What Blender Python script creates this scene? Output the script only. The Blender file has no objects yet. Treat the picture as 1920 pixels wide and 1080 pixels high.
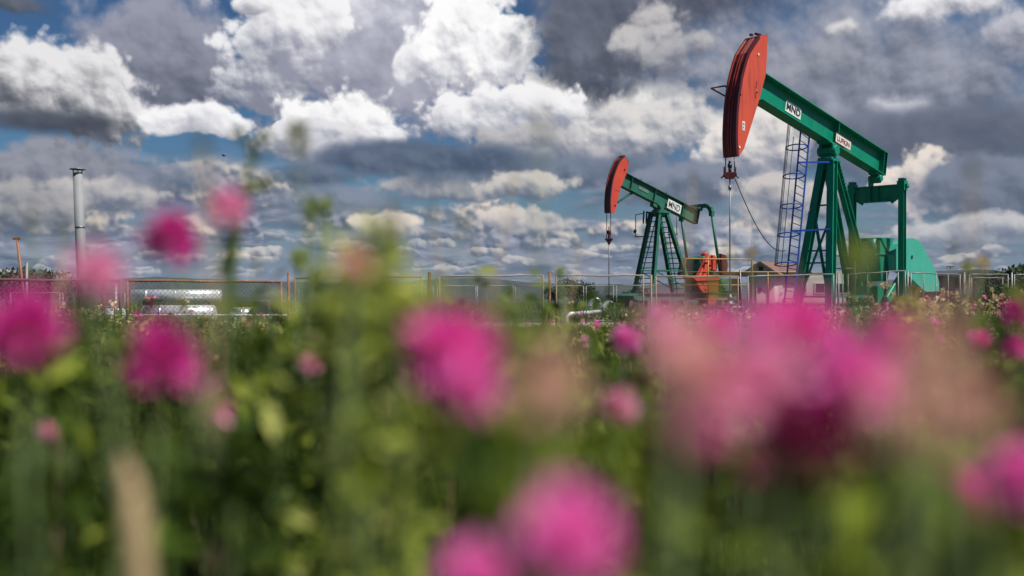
import bpy, bmesh, math, random
import numpy as np
from mathutils import Vector, Matrix
R = math.radians
SC = bpy.context.scene
COL = SC.collection

# ------------------------------------------------------------------ camera
CAM_Z = 1.25
FPX = 1920 * 35 / 36
cam_d = bpy.data.cameras.new("camera")
cam = bpy.data.objects.new("camera", cam_d); COL.objects.link(cam)
cam.location = (0, 0, CAM_Z); cam.rotation_euler = (R(90), 0, 0)
cam_d.lens = 35; cam_d.sensor_width = 36
cam_d.clip_start = 0.01; cam_d.clip_end = 30000
cam_d.dof.use_dof = True
cam_d.dof.focus_distance = 42.0
cam_d.dof.aperture_fstop = 2.3
cam_d.dof.aperture_blades = 0
SC.camera = cam

# ------------------------------------------------------------------ sun and exposure
SUN_EL, SUN_AZ = 56.0, 118.0          # azimuth clockwise from +Y (view direction)
sd = Vector((math.sin(R(SUN_AZ)) * math.cos(R(SUN_EL)), math.cos(R(SUN_AZ)) * math.cos(R(SUN_EL)), math.sin(R(SUN_EL))))
sun_d = bpy.data.lights.new("sun", 'SUN'); sun_d.energy = 5.0; sun_d.angle = R(0.5); sun_d.color = (1.0, 0.95, 0.87)
sun = bpy.data.objects.new("sun", sun_d); COL.objects.link(sun)
sun.location = (20, -10, 40)
sun.rotation_euler = sd.to_track_quat('Z', 'Y').to_euler()
SC.view_settings.view_transform = 'Standard'
SC.view_settings.look = 'None'
SC.view_settings.exposure = 0.32
SC.view_settings.gamma = 1.0
SC.cycles.max_bounces = 6
SC.cycles.sample_clamp_indirect = 3.0

# ------------------------------------------------------------------ world: Nishita sky with procedural cumulus
W = bpy.data.worlds.new("World"); SC.world = W; W.use_nodes = True
nt = W.node_tree
for n in list(nt.nodes): nt.nodes.remove(n)
LK = nt.links.new
def N(t, **kw):
    n = nt.nodes.new(t)
    for k, v in kw.items(): setattr(n, k, v)
    return n
def put(sock, v):
    if isinstance(v, bpy.types.NodeSocket): LK(v, sock)
    elif isinstance(v, (tuple, list)):
        sock.default_value = tuple(v) if len(v) == len(sock.default_value) else tuple(v) + (1.0,)
    else: sock.default_value = v
def M(op, a, b=0.0, c=0.0, clamp=False):
    n = N('ShaderNodeMath', operation=op, use_clamp=clamp)
    put(n.inputs[0], a); put(n.inputs[1], b); put(n.inputs[2], c)
    return n.outputs[0]
def V(op, a, b=(0, 0, 0), out=0):
    n = N('ShaderNodeVectorMath', operation=op)
    put(n.inputs[0], a)
    if op == 'SCALE': put(n.inputs['Scale'], b)
    else: put(n.inputs[1], b)
    return n.outputs['Value'] if op in ('LENGTH', 'DOT_PRODUCT', 'DISTANCE') else n.outputs['Vector']
def mixc(f, a, b):
    n = N('ShaderNodeMix', data_type='RGBA'); put(n.inputs[0], f); put(n.inputs[6], a); put(n.inputs[7], b)
    return n.outputs[2]
def sstep(x, a, b):
    n = N('ShaderNodeMapRange', interpolation_type='SMOOTHSTEP')
    put(n.inputs[0], x); put(n.inputs[1], a); put(n.inputs[2], b); put(n.inputs[3], 0.0); put(n.inputs[4], 1.0)
    return n.outputs[0]
def xyz(x, y, z):
    n = N('ShaderNodeCombineXYZ'); put(n.inputs[0], x); put(n.inputs[1], y); put(n.inputs[2], z); return n.outputs[0]

tc = N('ShaderNodeTexCoord').outputs['Generated']
sx = N('ShaderNodeSeparateXYZ'); LK(tc, sx.inputs[0])
az = M('ARCTAN2', sx.outputs[0], sx.outputs[1])
el = M('ARCSINE', sx.outputs[2])
P0 = xyz(az, el, 0.0)                       # sky coordinates: azimuth, elevation in radians

def noise(vec, scale, detail=4, rough=0.5, col=False, dist=0.0):
    n = N('ShaderNodeTexNoise', noise_dimensions='2D'); put(n.inputs['Vector'], vec)
    put(n.inputs['Scale'], scale); put(n.inputs['Detail'], detail); put(n.inputs['Roughness'], rough); put(n.inputs['Distortion'], dist)
    return n.outputs['Color'] if col else n.outputs['Fac']
def voro(vec, scale, detail=2.0, rough=0.5, smooth=0.25):
    n = N('ShaderNodeTexVoronoi', voronoi_dimensions='2D', feature='SMOOTH_F1', normalize=True)
    put(n.inputs['Vector'], vec); put(n.inputs['Scale'], scale); put(n.inputs['Detail'], detail)
    put(n.inputs['Roughness'], rough); put(n.inputs['Lacunarity'], 2.3); put(n.inputs['Smoothness'], smooth)
    return n.outputs['Distance']
def warp(vec, scale, amp, detail=3):
    c = noise(vec, scale, detail, 0.55, col=True)
    c = V('SUBTRACT', c, (0.5, 0.5, 0.5)); c = V('MULTIPLY', c, (amp, amp * 0.8, 0)); return V('ADD', vec, c)

Pw = warp(P0, 10.0, 0.015, 2)
Pf = warp(Pw, 70.0, 0.0045, 3)
Pp = warp(Pw, 30.0, 0.012, 3)
def billow(vec, s, det=1.0, rough=0.45, smooth=0.22):
    return M('SUBTRACT', 0.46, voro(vec, s, det, rough, smooth))
def relief_of(vec, s, ox, oy, **k):
    b = billow(vec, s, **k)
    return b, M('SUBTRACT', b, billow(V('ADD', vec, (ox, oy, 0)), s, **k))
B1, R1 = relief_of(Pf, 22.0, 0.0045, 0.0085, smooth=0.35)                        # big lobes
B3, R3 = relief_of(V('ADD', Pf, (0.7, 0.3, 0)), 52.0, 0.0020, 0.0042)            # middle lobes
B4, R4 = relief_of(V('ADD', Pf, (1.9, 0.8, 0)), 125.0, 0.0010, 0.0018, det=1.0)  # small lobes
RR = M('MULTIPLY_ADD', R3, 0.42, R1); RR = M('MULTIPLY_ADD', R4, 0.16, RR)
N1 = M('SUBTRACT', noise(P0, 38.0, 4, 0.5), 0.5)
N2 = M('SUBTRACT', noise(V('ADD', P0, (3.1, 1.7, 0)), 10.0, 4, 0.5), 0.5)
N3 = M('SUBTRACT', noise(V('ADD', P0, (7.1, 2.7, 0)), 16.0, 3, 0.5), 0.5)
B2 = M('MULTIPLY_ADD', B3, 0.62, B1); B2 = M('MULTIPLY_ADD', B4, 0.20, B2)

def sky_pt(px, py):
    x = (px - 960) / FPX; y = (540 - py) / FPX
    a = math.atan(x); return a, math.atan(y * math.cos(a))
sky = N('ShaderNodeTexSky', sky_type='NISHITA'); sky.sun_disc = False
sky.sun_elevation = R(SUN_EL); sky.sun_rotation = R(SUN_AZ)
sky.air_density = 1.0; sky.dust_density = 0.6; sky.ozone_density = 2.0
cur = V('MULTIPLY', V('SCALE', sky.outputs[0], 0.10), (0.38, 0.50, 0.60))

W_, G_ = (0.80, 0.79, 0.80), (0.10, 0.125, 0.17)
def cloud(cx, cy, rx, ry, top, bot, soft=0.36, bump=1.0, relief=1.9, tilt=0.0, flat=0.0, bias=0.5, op=1.0, wob=1.0, grad=0.85, rim=0.30, n3=1.0):
    """one cumulus: an ellipse in sky coordinates broken up by the billow field, lit from above"""
    global cur
    a, e = sky_pt(cx, cy); sxr, syr = rx / FPX, ry / FPX
    q = V('SUBTRACT', V('ADD', V('SCALE', cur, 1e-9), Pw), (a, e, 0))      # the tie to the layer behind keeps evaluation in order
    if tilt:
        n = N('ShaderNodeVectorRotate', rotation_type='Z_AXIS'); put(n.inputs['Vector'], q); put(n.inputs['Angle'], R(tilt)); q = n.outputs[0]
    q = V('MULTIPLY', q, (1 / sxr, 1 / syr, 0))
    d = M('SUBTRACT', 1.0, V('LENGTH', q))
    s = N('ShaderNodeSeparateXYZ'); LK(q, s.inputs[0]); qy = s.outputs[1]
    d = M('MULTIPLY_ADD', B2, bump * 1.1, d)
    if wob: d = M('MULTIPLY_ADD', N2, wob * 0.7, d)
    if flat:
        fl = M('MULTIPLY_ADD', B2, 0.5, M('MULTIPLY_ADD', N1, 0.8, M('MULTIPLY_ADD', qy, 1.1, flat * 1.1)))
        d = M('MINIMUM', d, fl)
    al = sstep(d, 0.0, soft)
    if op < 1: al = M('MULTIPLY', al, op)
    t = M('MULTIPLY_ADD', qy, grad * 0.6, bias)
    t = M('MULTIPLY_ADD', RR, relief, t)
    t = M('MULTIPLY_ADD', N3, n3, t)
    t = M('MULTIPLY_ADD', B2, 0.22, t)
    if rim:
        t = M('ADD', t, M('MULTIPLY', M('SUBTRACT', 1.0, sstep(d, 0.1, 0.75)), M('MULTIPLY', sstep(qy, -0.3, 0.5), rim)))
    cur = mixc(al, cur, mixc(sstep(t, -0.25, 1.15), bot, top))

def haze_band(lo, hi, col, op):
    global cur
    e_ = M('ADD', el, M('MULTIPLY', V('LENGTH', cur), 1e-9)); cur = mixc(M('MULTIPLY', M('SUBTRACT', 1.0, sstep(e_, lo, hi)), op), cur, col)

def deck(sx_, sy_, lo, hi, thr, soft, top, bot, seed, k=1.0, op=1.0):
    """a thin broken layer between two elevations"""
    global cur
    Pc = V('ADD', V('SCALE', cur, 1e-9), Pw); s_ = N('ShaderNodeSeparateXYZ'); LK(Pc, s_.inputs[0]); el = s_.outputs[1]; q = V('MULTIPLY', Pc, (sx_, sy_, 0)); q = V('ADD', q, (seed, seed * 1.7, 0))
    f = noise(q, 1.0, 5, 0.5); f2 = noise(V('ADD', q, (0.05, 0.12, 0)), 1.0, 5, 0.5)
    f = M('MULTIPLY_ADD', B1, 0.10, f)
    band = M('MULTIPLY', sstep(el, lo[0], lo[1]), M('SUBTRACT', 1.0, sstep(el, hi[0], hi[1])))
    al = M('MULTIPLY', M('MULTIPLY', sstep(f, thr, thr + soft), band), op)
    t = M('ADD', 0.40, M('MULTIPLY', M('SUBTRACT', f, f2), 4.0 * k))
    cur = mixc(al, cur, mixc(sstep(t, 0.0, 1.0), bot, top))

def puffs(S, k, lo, hi, size, top, bot, seed, keep=0.7, soft=0.35, op=1.0, bump=1.0):
    """rows of separate small cumulus: each Voronoi cell carries one, lit on top, level below"""
    global cur
    Pc = V('ADD', V('SCALE', cur, 1e-9), Pp); s_ = N('ShaderNodeSeparateXYZ'); LK(Pc, s_.inputs[0]); el = s_.outputs[1]; q = V('ADD', V('MULTIPLY', Pc, (S, S * k, 0)), (seed, seed * 1.37, 0))
    n = N('ShaderNodeTexVoronoi', voronoi_dimensions='2D', feature='F1'); put(n.inputs['Vector'], q); put(n.inputs['Scale'], 1.0); put(n.inputs['Randomness'], 0.8)
    loc = V('SUBTRACT', q, n.outputs['Position'])
    s = N('ShaderNodeSeparateXYZ'); LK(loc, s.inputs[0]); qy = s.outputs[1]
    c = N('ShaderNodeSeparateColor'); LK(n.outputs['Color'], c.inputs[0])
    d = M('SUBTRACT', 1.0, M('DIVIDE', V('LENGTH', loc), M('MULTIPLY_ADD', c.outputs[1], size * 0.7, size * 0.6)))
    d = M('MULTIPLY_ADD', B3, 0.9 * bump, d); d = M('MULTIPLY_ADD', B4, 0.6 * bump, d); d = M('MULTIPLY_ADD', N1, 0.8 * bump, d)
    e = N('ShaderNodeTexVoronoi', voronoi_dimensions='2D', feature='DISTANCE_TO_EDGE'); put(e.inputs['Vector'], q); put(e.inputs['Scale'], 1.0); put(e.inputs['Randomness'], 0.8)
    d = M('MINIMUM', d, M('MULTIPLY_ADD', B3, 0.5, M('MULTIPLY', e.outputs['Distance'], 3.0)))
    d = M('MINIMUM', d, M('MULTIPLY_ADD', N1, 1.2, M('MULTIPLY_ADD', qy, 3.0, 0.66)))
    band = M('MULTIPLY', sstep(el, lo[0], lo[1]), M('SUBTRACT', 1.0, sstep(el, hi[0], hi[1])))
    al = M('MULTIPLY', M('MULTIPLY', sstep(d, 0.0, soft), M('LESS_THAN', c.outputs[0], keep)), M('MULTIPLY', band, op))
    t = M('MULTIPLY_ADD', qy, 1.3, 0.35)
    t = M('MULTIPLY_ADD', R3, 2.0, t); t = M('MULTIPLY_ADD', N1, 0.5, t); t = M('ADD', t, M('MULTIPLY', M('SUBTRACT', c.outputs[2], 0.5), 0.5))
    cur = mixc(al, cur, mixc(sstep(t, 0.0, 1.0), bot, top))
# far decks first, then the nearer cumulus over them
LG, MG, DG = (0.40, 0.42, 0.50), (0.24, 0.26, 0.33), (0.115, 0.14, 0.19)
CR = (0.66, 0.60, 0.55)
# sky outside the picture: broken cumulus all round, for light and reflections
deck(3.2, 4.5, (0.26, 0.34), (0.9, 1.3), 0.56, 0.22, (0.50, 0.50, 0.55), MG, 5.2, 0.6)
haze_band(0.00, 0.12, (0.22, 0.28, 0.37), 0.92)
deck(6.0, 19.0, (-0.02, 0.0), (0.10, 0.14), 0.42, 0.22, (0.36, 0.38, 0.44), (0.11, 0.15, 0.215), 2.3)
deck(11.0, 44.0, (-0.02, 0.0), (0.06, 0.09), 0.46, 0.18, (0.30, 0.34, 0.41), (0.12, 0.16, 0.23), 6.1)
puffs(8.0, 1.5, (0.04, 0.06), (0.11, 0.13), 0.46, CR, (0.15, 0.185, 0.25), 3.3, 0.5, soft=0.6)
puffs(11.0, 1.5, (0.03, 0.045), (0.09, 0.11), 0.50, LG, (0.11, 0.145, 0.21), 8.1, 0.62, soft=0.7)
puffs(17.0, 1.7, (0.02, 0.03), (0.065, 0.085), 0.50, CR, (0.16, 0.20, 0.27), 4.4, 0.42, soft=0.6)
puffs(27.0, 2.3, (0.006, 0.016), (0.040, 0.06), 0.50, (0.56, 0.54, 0.53), (0.17, 0.21, 0.29), 1.9, 0.6, op=0.9)
puffs(40.0, 3.4, (-0.01, 0.0), (0.02, 0.035), 0.50, (0.48, 0.48, 0.51), (0.19, 0.24, 0.32), 5.9, 0.55, op=0.75)
haze_band(-0.01, 0.03, (0.27, 0.32, 0.41), 0.35)
# big soft grey masses
cloud(310, 105, 165, 115, (0.34, 0.35, 0.42), (0.135, 0.15, 0.20), soft=0.6, bump=0.8, relief=1.0, wob=0.8)
cloud(700, 110, 190, 150, (0.50, 0.50, 0.57), (0.27, 0.28, 0.35), soft=0.5, bump=0.8, relief=1.0)
cloud(700, -5, 260, 50, (0.66, 0.66, 0.71), (0.38, 0.39, 0.46), soft=0.4)
cloud(505, 110, 75, 95, (0.76, 0.76, 0.78), (0.26, 0.275, 0.34), soft=0.35, bias=0.40, bump=1.2)
cloud(560, 55, 70, 62, W_, (0.32, 0.33, 0.40), soft=0.3, bias=0.50, bump=1.2)
cloud(470, 12, 30, 18, W_, (0.36, 0.37, 0.42), soft=0.4)
cloud(900, 95, 100, 105, (0.86, 0.85, 0.85), (0.34, 0.35, 0.42), soft=0.3, bias=0.62, bump=1.2)
cloud(762, 120, 22, 34, (0.80, 0.79, 0.80), (0.42, 0.43, 0.49), soft=0.4, bump=0.7, wob=0.4)
cloud(1080, 215, 240, 62, (0.82, 0.80, 0.77), (0.22, 0.24, 0.31), soft=0.35, bias=0.45, bump=1.2)
# dark roof of cloud on the right
cloud(1130, 70, 160, 125, (0.22, 0.235, 0.29), (0.095, 0.11, 0.145), soft=0.55, bump=0.7, relief=1.0)
cloud(1250, 0, 330, 80, (0.20, 0.215, 0.27), (0.10, 0.11, 0.15), soft=0.8, bump=0.5, relief=1.0)
cloud(1610, 150, 420, 190, (0.37, 0.385, 0.45), (0.155, 0.18, 0.235), soft=0.8, bump=0.6, relief=1.3, wob=0.8, grad=0.6, bias=0.42, n3=1.4)
cloud(1215, 60, 60, 30, (0.60, 0.58, 0.57), (0.20, 0.21, 0.26), soft=0.8, tilt=-25, op=0.8, bump=1.6, wob=1.8)
cloud(1265, 100, 60, 24, (0.50, 0.49, 0.50), (0.20, 0.21, 0.26), soft=0.8, tilt=-20, op=0.8, bump=1.6, wob=1.8)
cloud(1500, 120, 110, 40, (0.36, 0.37, 0.42), (0.20, 0.215, 0.27), soft=0.9, op=0.8, bump=1.4, wob=1.6)
cloud(1575, 55, 26, 12, (0.70, 0.68, 0.67), (0.30, 0.31, 0.36), soft=0.9, op=0.8)
cloud(1770, 8, 100, 30, (0.78, 0.77, 0.78), (0.28, 0.29, 0.35), soft=0.7)
cloud(1910, 60, 60, 35, (0.52, 0.52, 0.57), (0.23, 0.25, 0.31), soft=0.7)
cloud(1690, 195, 42, 20, (0.60, 0.60, 0.65), (0.22, 0.24, 0.30), soft=1.0, op=0.9)
cloud(1760, 265, 240, 62, (0.19, 0.21, 0.27), (0.11, 0.135, 0.185), soft=0.6, bump=0.5, relief=0.8, grad=0.4)
# middle
cloud(950, 210, 135, 45, W_, (0.30, 0.32, 0.39), soft=0.28, bias=0.52, bump=1.1)
cloud(650, 240, 105, 60, (0.84, 0.83, 0.83), (0.27, 0.30, 0.38), soft=0.34, bias=0.5, bump=1.0)
cloud(590, 265, 90, 36, (0.70, 0.69, 0.71), (0.24, 0.27, 0.35), soft=0.4, bias=0.45)
cloud(770, 300, 190, 38, (0.155, 0.19, 0.26), (0.075, 0.105, 0.165), soft=0.55, bump=0.5, relief=1.0, wob=0.6)
cloud(590, 335, 90, 26, (0.17, 0.21, 0.28), (0.10, 0.135, 0.195), soft=0.7, bump=0.5)
cloud(1080, 275, 170, 38, (0.50, 0.49, 0.50), (0.17, 0.20, 0.27), soft=0.5)
cloud(1230, 235, 150, 48, (0.66, 0.64, 0.63), (0.20, 0.23, 0.30), soft=0.5)
cloud(1120, 325, 190, 30, (0.20, 0.235, 0.31), (0.11, 0.145, 0.20), soft=0.6, bump=0.6, relief=1.0)
cloud(1415, 275, 85, 60, (0.74, 0.70, 0.67), (0.22, 0.25, 0.32), soft=0.4, bias=0.45)
cloud(1290, 350, 140, 36, (0.26, 0.29, 0.36), (0.14, 0.17, 0.23), soft=0.5)
cloud(1460, 375, 90, 36, (0.56, 0.53, 0.52), (0.18, 0.21, 0.28), soft=0.5)
cloud(1705, 345, 60, 52, (0.72, 0.66, 0.61), (0.24, 0.26, 0.33), soft=0.35, bump=1.2)
cloud(1850, 350, 110, 48, (0.24, 0.27, 0.34), (0.13, 0.16, 0.22), soft=0.5)
cloud(1800, 430, 100, 24, (0.52, 0.52, 0.54), (0.20, 0.24, 0.31), soft=0.5)
cloud(850, 355, 150, 22, (0.50, 0.48, 0.47), (0.15, 0.19, 0.26), soft=0.5)
cloud(900, 320, 260, 40, (0.24, 0.28, 0.35), (0.12, 0.155, 0.215), soft=0.9, bump=0.6)
cloud(640, 375, 160, 34, (0.26, 0.30, 0.37), (0.13, 0.165, 0.225), soft=0.9, bump=0.6)
cloud(860, 300, 170, 30, (0.16, 0.20, 0.27), (0.09, 0.125, 0.185), soft=0.7, bump=0.5)
cloud(985, 350, 75, 20, (0.60, 0.57, 0.54), (0.16, 0.20, 0.27), soft=0.6, bump=1.5, wob=1.5)
cloud(725, 425, 60, 26, (0.70, 0.64, 0.58), (0.20, 0.24, 0.32), soft=0.4)
cloud(1000, 415, 90, 24, (0.58, 0.55, 0.53), (0.18, 0.22, 0.29), soft=0.5)
# left
cloud(90, 320, 140, 60, (0.32, 0.33, 0.38), (0.13, 0.15, 0.20), soft=0.5)
cloud(210, 365, 90, 30, (0.52, 0.50, 0.50), (0.17, 0.20, 0.26), soft=0.45)
cloud(20, 390, 110, 40, (0.42, 0.41, 0.42), (0.12, 0.15, 0.20), soft=0.5)
cloud(330, 330, 90, 26, (0.24, 0.27, 0.34), (0.14, 0.18, 0.25), soft=0.8, op=0.8)
cloud(110, 165, 130, 76, (0.72, 0.71, 0.72), (0.13, 0.14, 0.17), soft=0.36, bias=0.42, tilt=16, grad=0.9, wob=0.5, n3=0.8)
cloud(70, 228, 150, 26, (0.13, 0.145, 0.18), (0.055, 0.065, 0.09), soft=0.9, bump=0.5, relief=0.6, wob=0.5, grad=0.5)
cloud(368, 232, 80, 32, (0.82, 0.81, 0.82), (0.38, 0.39, 0.45), soft=0.32, bump=0.8, bias=0.52, flat=0.7, wob=0.3)
cloud(25, 5, 60, 18, (0.16, 0.18, 0.22), (0.10, 0.115, 0.15), soft=0.9)

ga = N('ShaderNodeGamma'); LK(cur, ga.inputs[0]); ga.inputs[1].default_value = 1.24; cur = V('SCALE', ga.outputs[0], 0.97)
bg = N('ShaderNodeBackground'); LK(cur, bg.inputs[0]); bg.inputs[1].default_value = 1.0
wo = N('ShaderNodeOutputWorld'); LK(bg.outputs[0], wo.inputs[0])
W.cycles.sampling_method = 'MANUAL'; W.cycles.sample_map_resolution = 512

# ------------------------------------------------------------------ helpers
def at(px, py, Y):
    """world point that the photograph shows at pixel (px, py), Y metres away"""
    return Vector(((px - 960) / FPX * Y, Y, CAM_Z + (540 - py) / FPX * Y))

class MB:
    """collects shapes into one mesh"""
    def __init__(s): s.v = []; s.f = []; s.smooth = []
    def add(s, vs, fs, sm=False):
        o = len(s.v); s.v += [tuple(v) for v in vs]; s.f += [tuple(i + o for i in f) for f in fs]; s.smooth += [sm] * len(fs)
        return s
    def box(s, c, size, rot=None):
        c = Vector(c); h = Vector(size) / 2
        vs = [Vector((x * h.x, y * h.y, z * h.z)) for x in (-1, 1) for y in (-1, 1) for z in (-1, 1)]
        if rot is not None: vs = [rot @ v for v in vs]
        return s.add([c + v for v in vs], [(0, 1, 3, 2), (4, 6, 7, 5), (0, 4, 5, 1), (2, 3, 7, 6), (0, 2, 6, 4), (1, 5, 7, 3)])
    def frame(s, a, b, up=(0, 0, 1)):
        d = (Vector(b) - Vector(a)).normalized(); u = Vector(up)
        if abs(d.dot(u)) > 0.98: u = Vector((1, 0, 0)) if abs(d.x) < 0.9 else Vector((0, 1, 0))
        x = d.cross(u).normalized(); y = x.cross(d).normalized()
        return d, x, y
    def bar(s, a, b, w, h=None, up=(0, 0, 1)):
        """rectangular bar, w across and h along up"""
        h = h or w; a = Vector(a); b = Vector(b); d, x, y = s.frame(a, b, up)
        vs = [p + x * (i * w / 2) + y * (j * h / 2) for p in (a, b) for i, j in ((-1, -1), (1, -1), (1, 1), (-1, 1))]
        return s.add(vs, [(0, 3, 2, 1), (4, 5, 6, 7), (0, 1, 5, 4), (1, 2, 6, 5), (2, 3, 7, 6), (3, 0, 4, 7)])
    def ibeam(s, a, b, w, h, t=0.03, up=(0, 0, 1)):
        """I section: web along up, flanges across"""
        a = Vector(a); b = Vector(b); d, x, y = s.frame(a, b, up)
        s.bar(a, b, t, h - 2 * t, up=up)
        for k in (-1, 1): s.bar(a + y * (k * (h - t) / 2), b + y * (k * (h - t) / 2), w, t, up=up)
        return s
    def tube(s, pts, r, n=8, caps=True, r2=None, closed=False):
        pts = [Vector(p) for p in pts]; L = len(pts); vs = []; fs = []
        up = None
        for i, p in enumerate(pts):
            if closed: t = (pts[(i + 1) % L] - pts[i - 1]).normalized()
            else: t = (pts[min(i + 1, L - 1)] - pts[max(i - 1, 0)]).normalized()
            if up is None: up = Vector((0, 0, 1)) if abs(t.z) < 0.9 else Vector((1, 0, 0))
            x = t.cross(up).normalized(); y = x.cross(t).normalized(); up = y
            rr = r if r2 is None else r + (r2 - r) * i / max(1, L - 1)
            if isinstance(r, (list, tuple)): rr = r[i]
            for k in range(n):
                a = 2 * math.pi * k / n; vs.append(p + x * (math.cos(a) * rr) + y * (math.sin(a) * rr))
        for i in range(L if closed else L - 1):
            j = (i + 1) % L
            for k in range(n): fs.append((i * n + k, i * n + (k + 1) % n, j * n + (k + 1) % n, j * n + k))
        s.add(vs, fs, True)
        if caps and not closed:
            o = len(s.v) - len(vs)
            s.f.append(tuple(o + k for k in reversed(range(n)))); s.smooth.append(False)
            s.f.append(tuple(o + (L - 1) * n + k for k in range(n))); s.smooth.append(False)
        return s
    def prism(s, poly, axis, a, b):
        """extrude a polygon: axis 'y': poly is (x, z), from y=a to y=b; 'x': (y, z); 'z': (x, y)"""
        def P(u, v, w): return {'y': (u, w, v), 'x': (w, u, v), 'z': (u, v, w)}[axis]
        n = len(poly); vs = [P(u, v, a) for u, v in poly] + [P(u, v, b) for u, v in poly]
        fs = [tuple(range(n)), tuple(reversed(range(n, 2 * n)))] + [(i, i + n, (i + 1) % n + n, (i + 1) % n) for i in range(n)]
        return s.add(vs, fs)
    def sphere(s, c, r, n=10, m=7, sc=(1, 1, 1)):
        c = Vector(c); vs = [c + Vector((0, 0, r * sc[2]))]; fs = []
        for i in range(1, m):
            th = math.pi * i / m
            for k in range(n):
                a = 2 * math.pi * k / n; vs.append(c + Vector((math.sin(th) * math.cos(a) * r * sc[0], math.sin(th) * math.sin(a) * r * sc[1], math.cos(th) * r * sc[2])))
        vs.append(c - Vector((0, 0, r * sc[2])))
        for k in range(n): fs.append((0, 1 + k, 1 + (k + 1) % n))
        for i in range(m - 2):
            for k in range(n): fs.append((1 + i * n + k, 1 + (i + 1) * n + k, 1 + (i + 1) * n + (k + 1) % n, 1 + i * n + (k + 1) % n))
        e = len(vs) - 1
        for k in range(n): fs.append((e, 1 + (m - 2) * n + (k + 1) % n, 1 + (m - 2) * n + k))
        return s.add(vs, fs, True)
    def build(s, name, mat, parent=None, bevel=0.0, fix=True):
        me = bpy.data.meshes.new(name); me.from_pydata(s.v, [], s.f)
        me.polygons.foreach_set('use_smooth', s.smooth)
        if fix or bevel:
            bm = bmesh.new(); bm.from_mesh(me)
            bmesh.ops.recalc_face_normals(bm, faces=bm.faces)
            bm.to_mesh(me); bm.free()
        me.materials.append(mat); me.update()
        o = bpy.data.objects.new(name, me); COL.objects.link(o)
        if parent is not None: o.parent = parent
        if bevel:
            m = o.modifiers.new("bevel", 'BEVEL'); m.width = bevel; m.segments = 1; m.limit_method = 'ANGLE'; m.angle_limit = R(40)
        return o

def build_each(m, name, mt, parent=None, bevel=0.0):
    """one object per separate piece of the collector"""
    par = list(range(len(m.v)))
    def find(i):
        while par[i] != i: par[i] = par[par[i]]; i = par[i]
        return i
    for f in m.f:
        for i in f[1:]: par[find(i)] = find(f[0])
    comp = {}
    for i in range(len(m.v)): comp.setdefault(find(i), []).append(i)
    groups = []
    for ids in comp.values():
        a = np.array([m.v[i] for i in ids]); lo, hi = a.min(0) - 0.004, a.max(0) + 0.004
        hit = [g for g in groups if (g[1] <= hi).all() and (g[2] >= lo).all()]
        for g in hit: ids = ids + g[0]; lo = np.minimum(lo, g[1]); hi = np.maximum(hi, g[2]); groups.remove(g)
        groups.append((ids, lo, hi))
    out = []
    for ids, lo, hi in groups:
        st = set(ids); mp = {}; q = MB()
        for i in ids: mp[i] = len(q.v); q.v.append(m.v[i])
        for f, sm in zip(m.f, m.smooth):
            if f[0] in st: q.f.append(tuple(mp[i] for i in f)); q.smooth.append(sm)
        out.append(q.build(name, mt, parent, bevel))
    return out

def tag(o, label=None, cat=None, group=None, kind=None):
    if label: o['label'] = label
    if cat: o['category'] = cat
    if group: o['group'] = group
    if kind: o['kind'] = kind
    return o
def thing(name, label, cat, loc=(0, 0, 0), rz=0.0, group=None):
    o = bpy.data.objects.new(name, None); COL.objects.link(o); o.empty_display_size = 0.3
    o.location = loc; o.rotation_euler = (0, 0, rz); return tag(o, label, cat, group)
def copy_tree(o, parent=None):
    c = o.copy(); COL.objects.link(c)
    if parent is not None: c.parent = parent
    for ch in list(o.children): copy_tree(ch, c)
    return c

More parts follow.
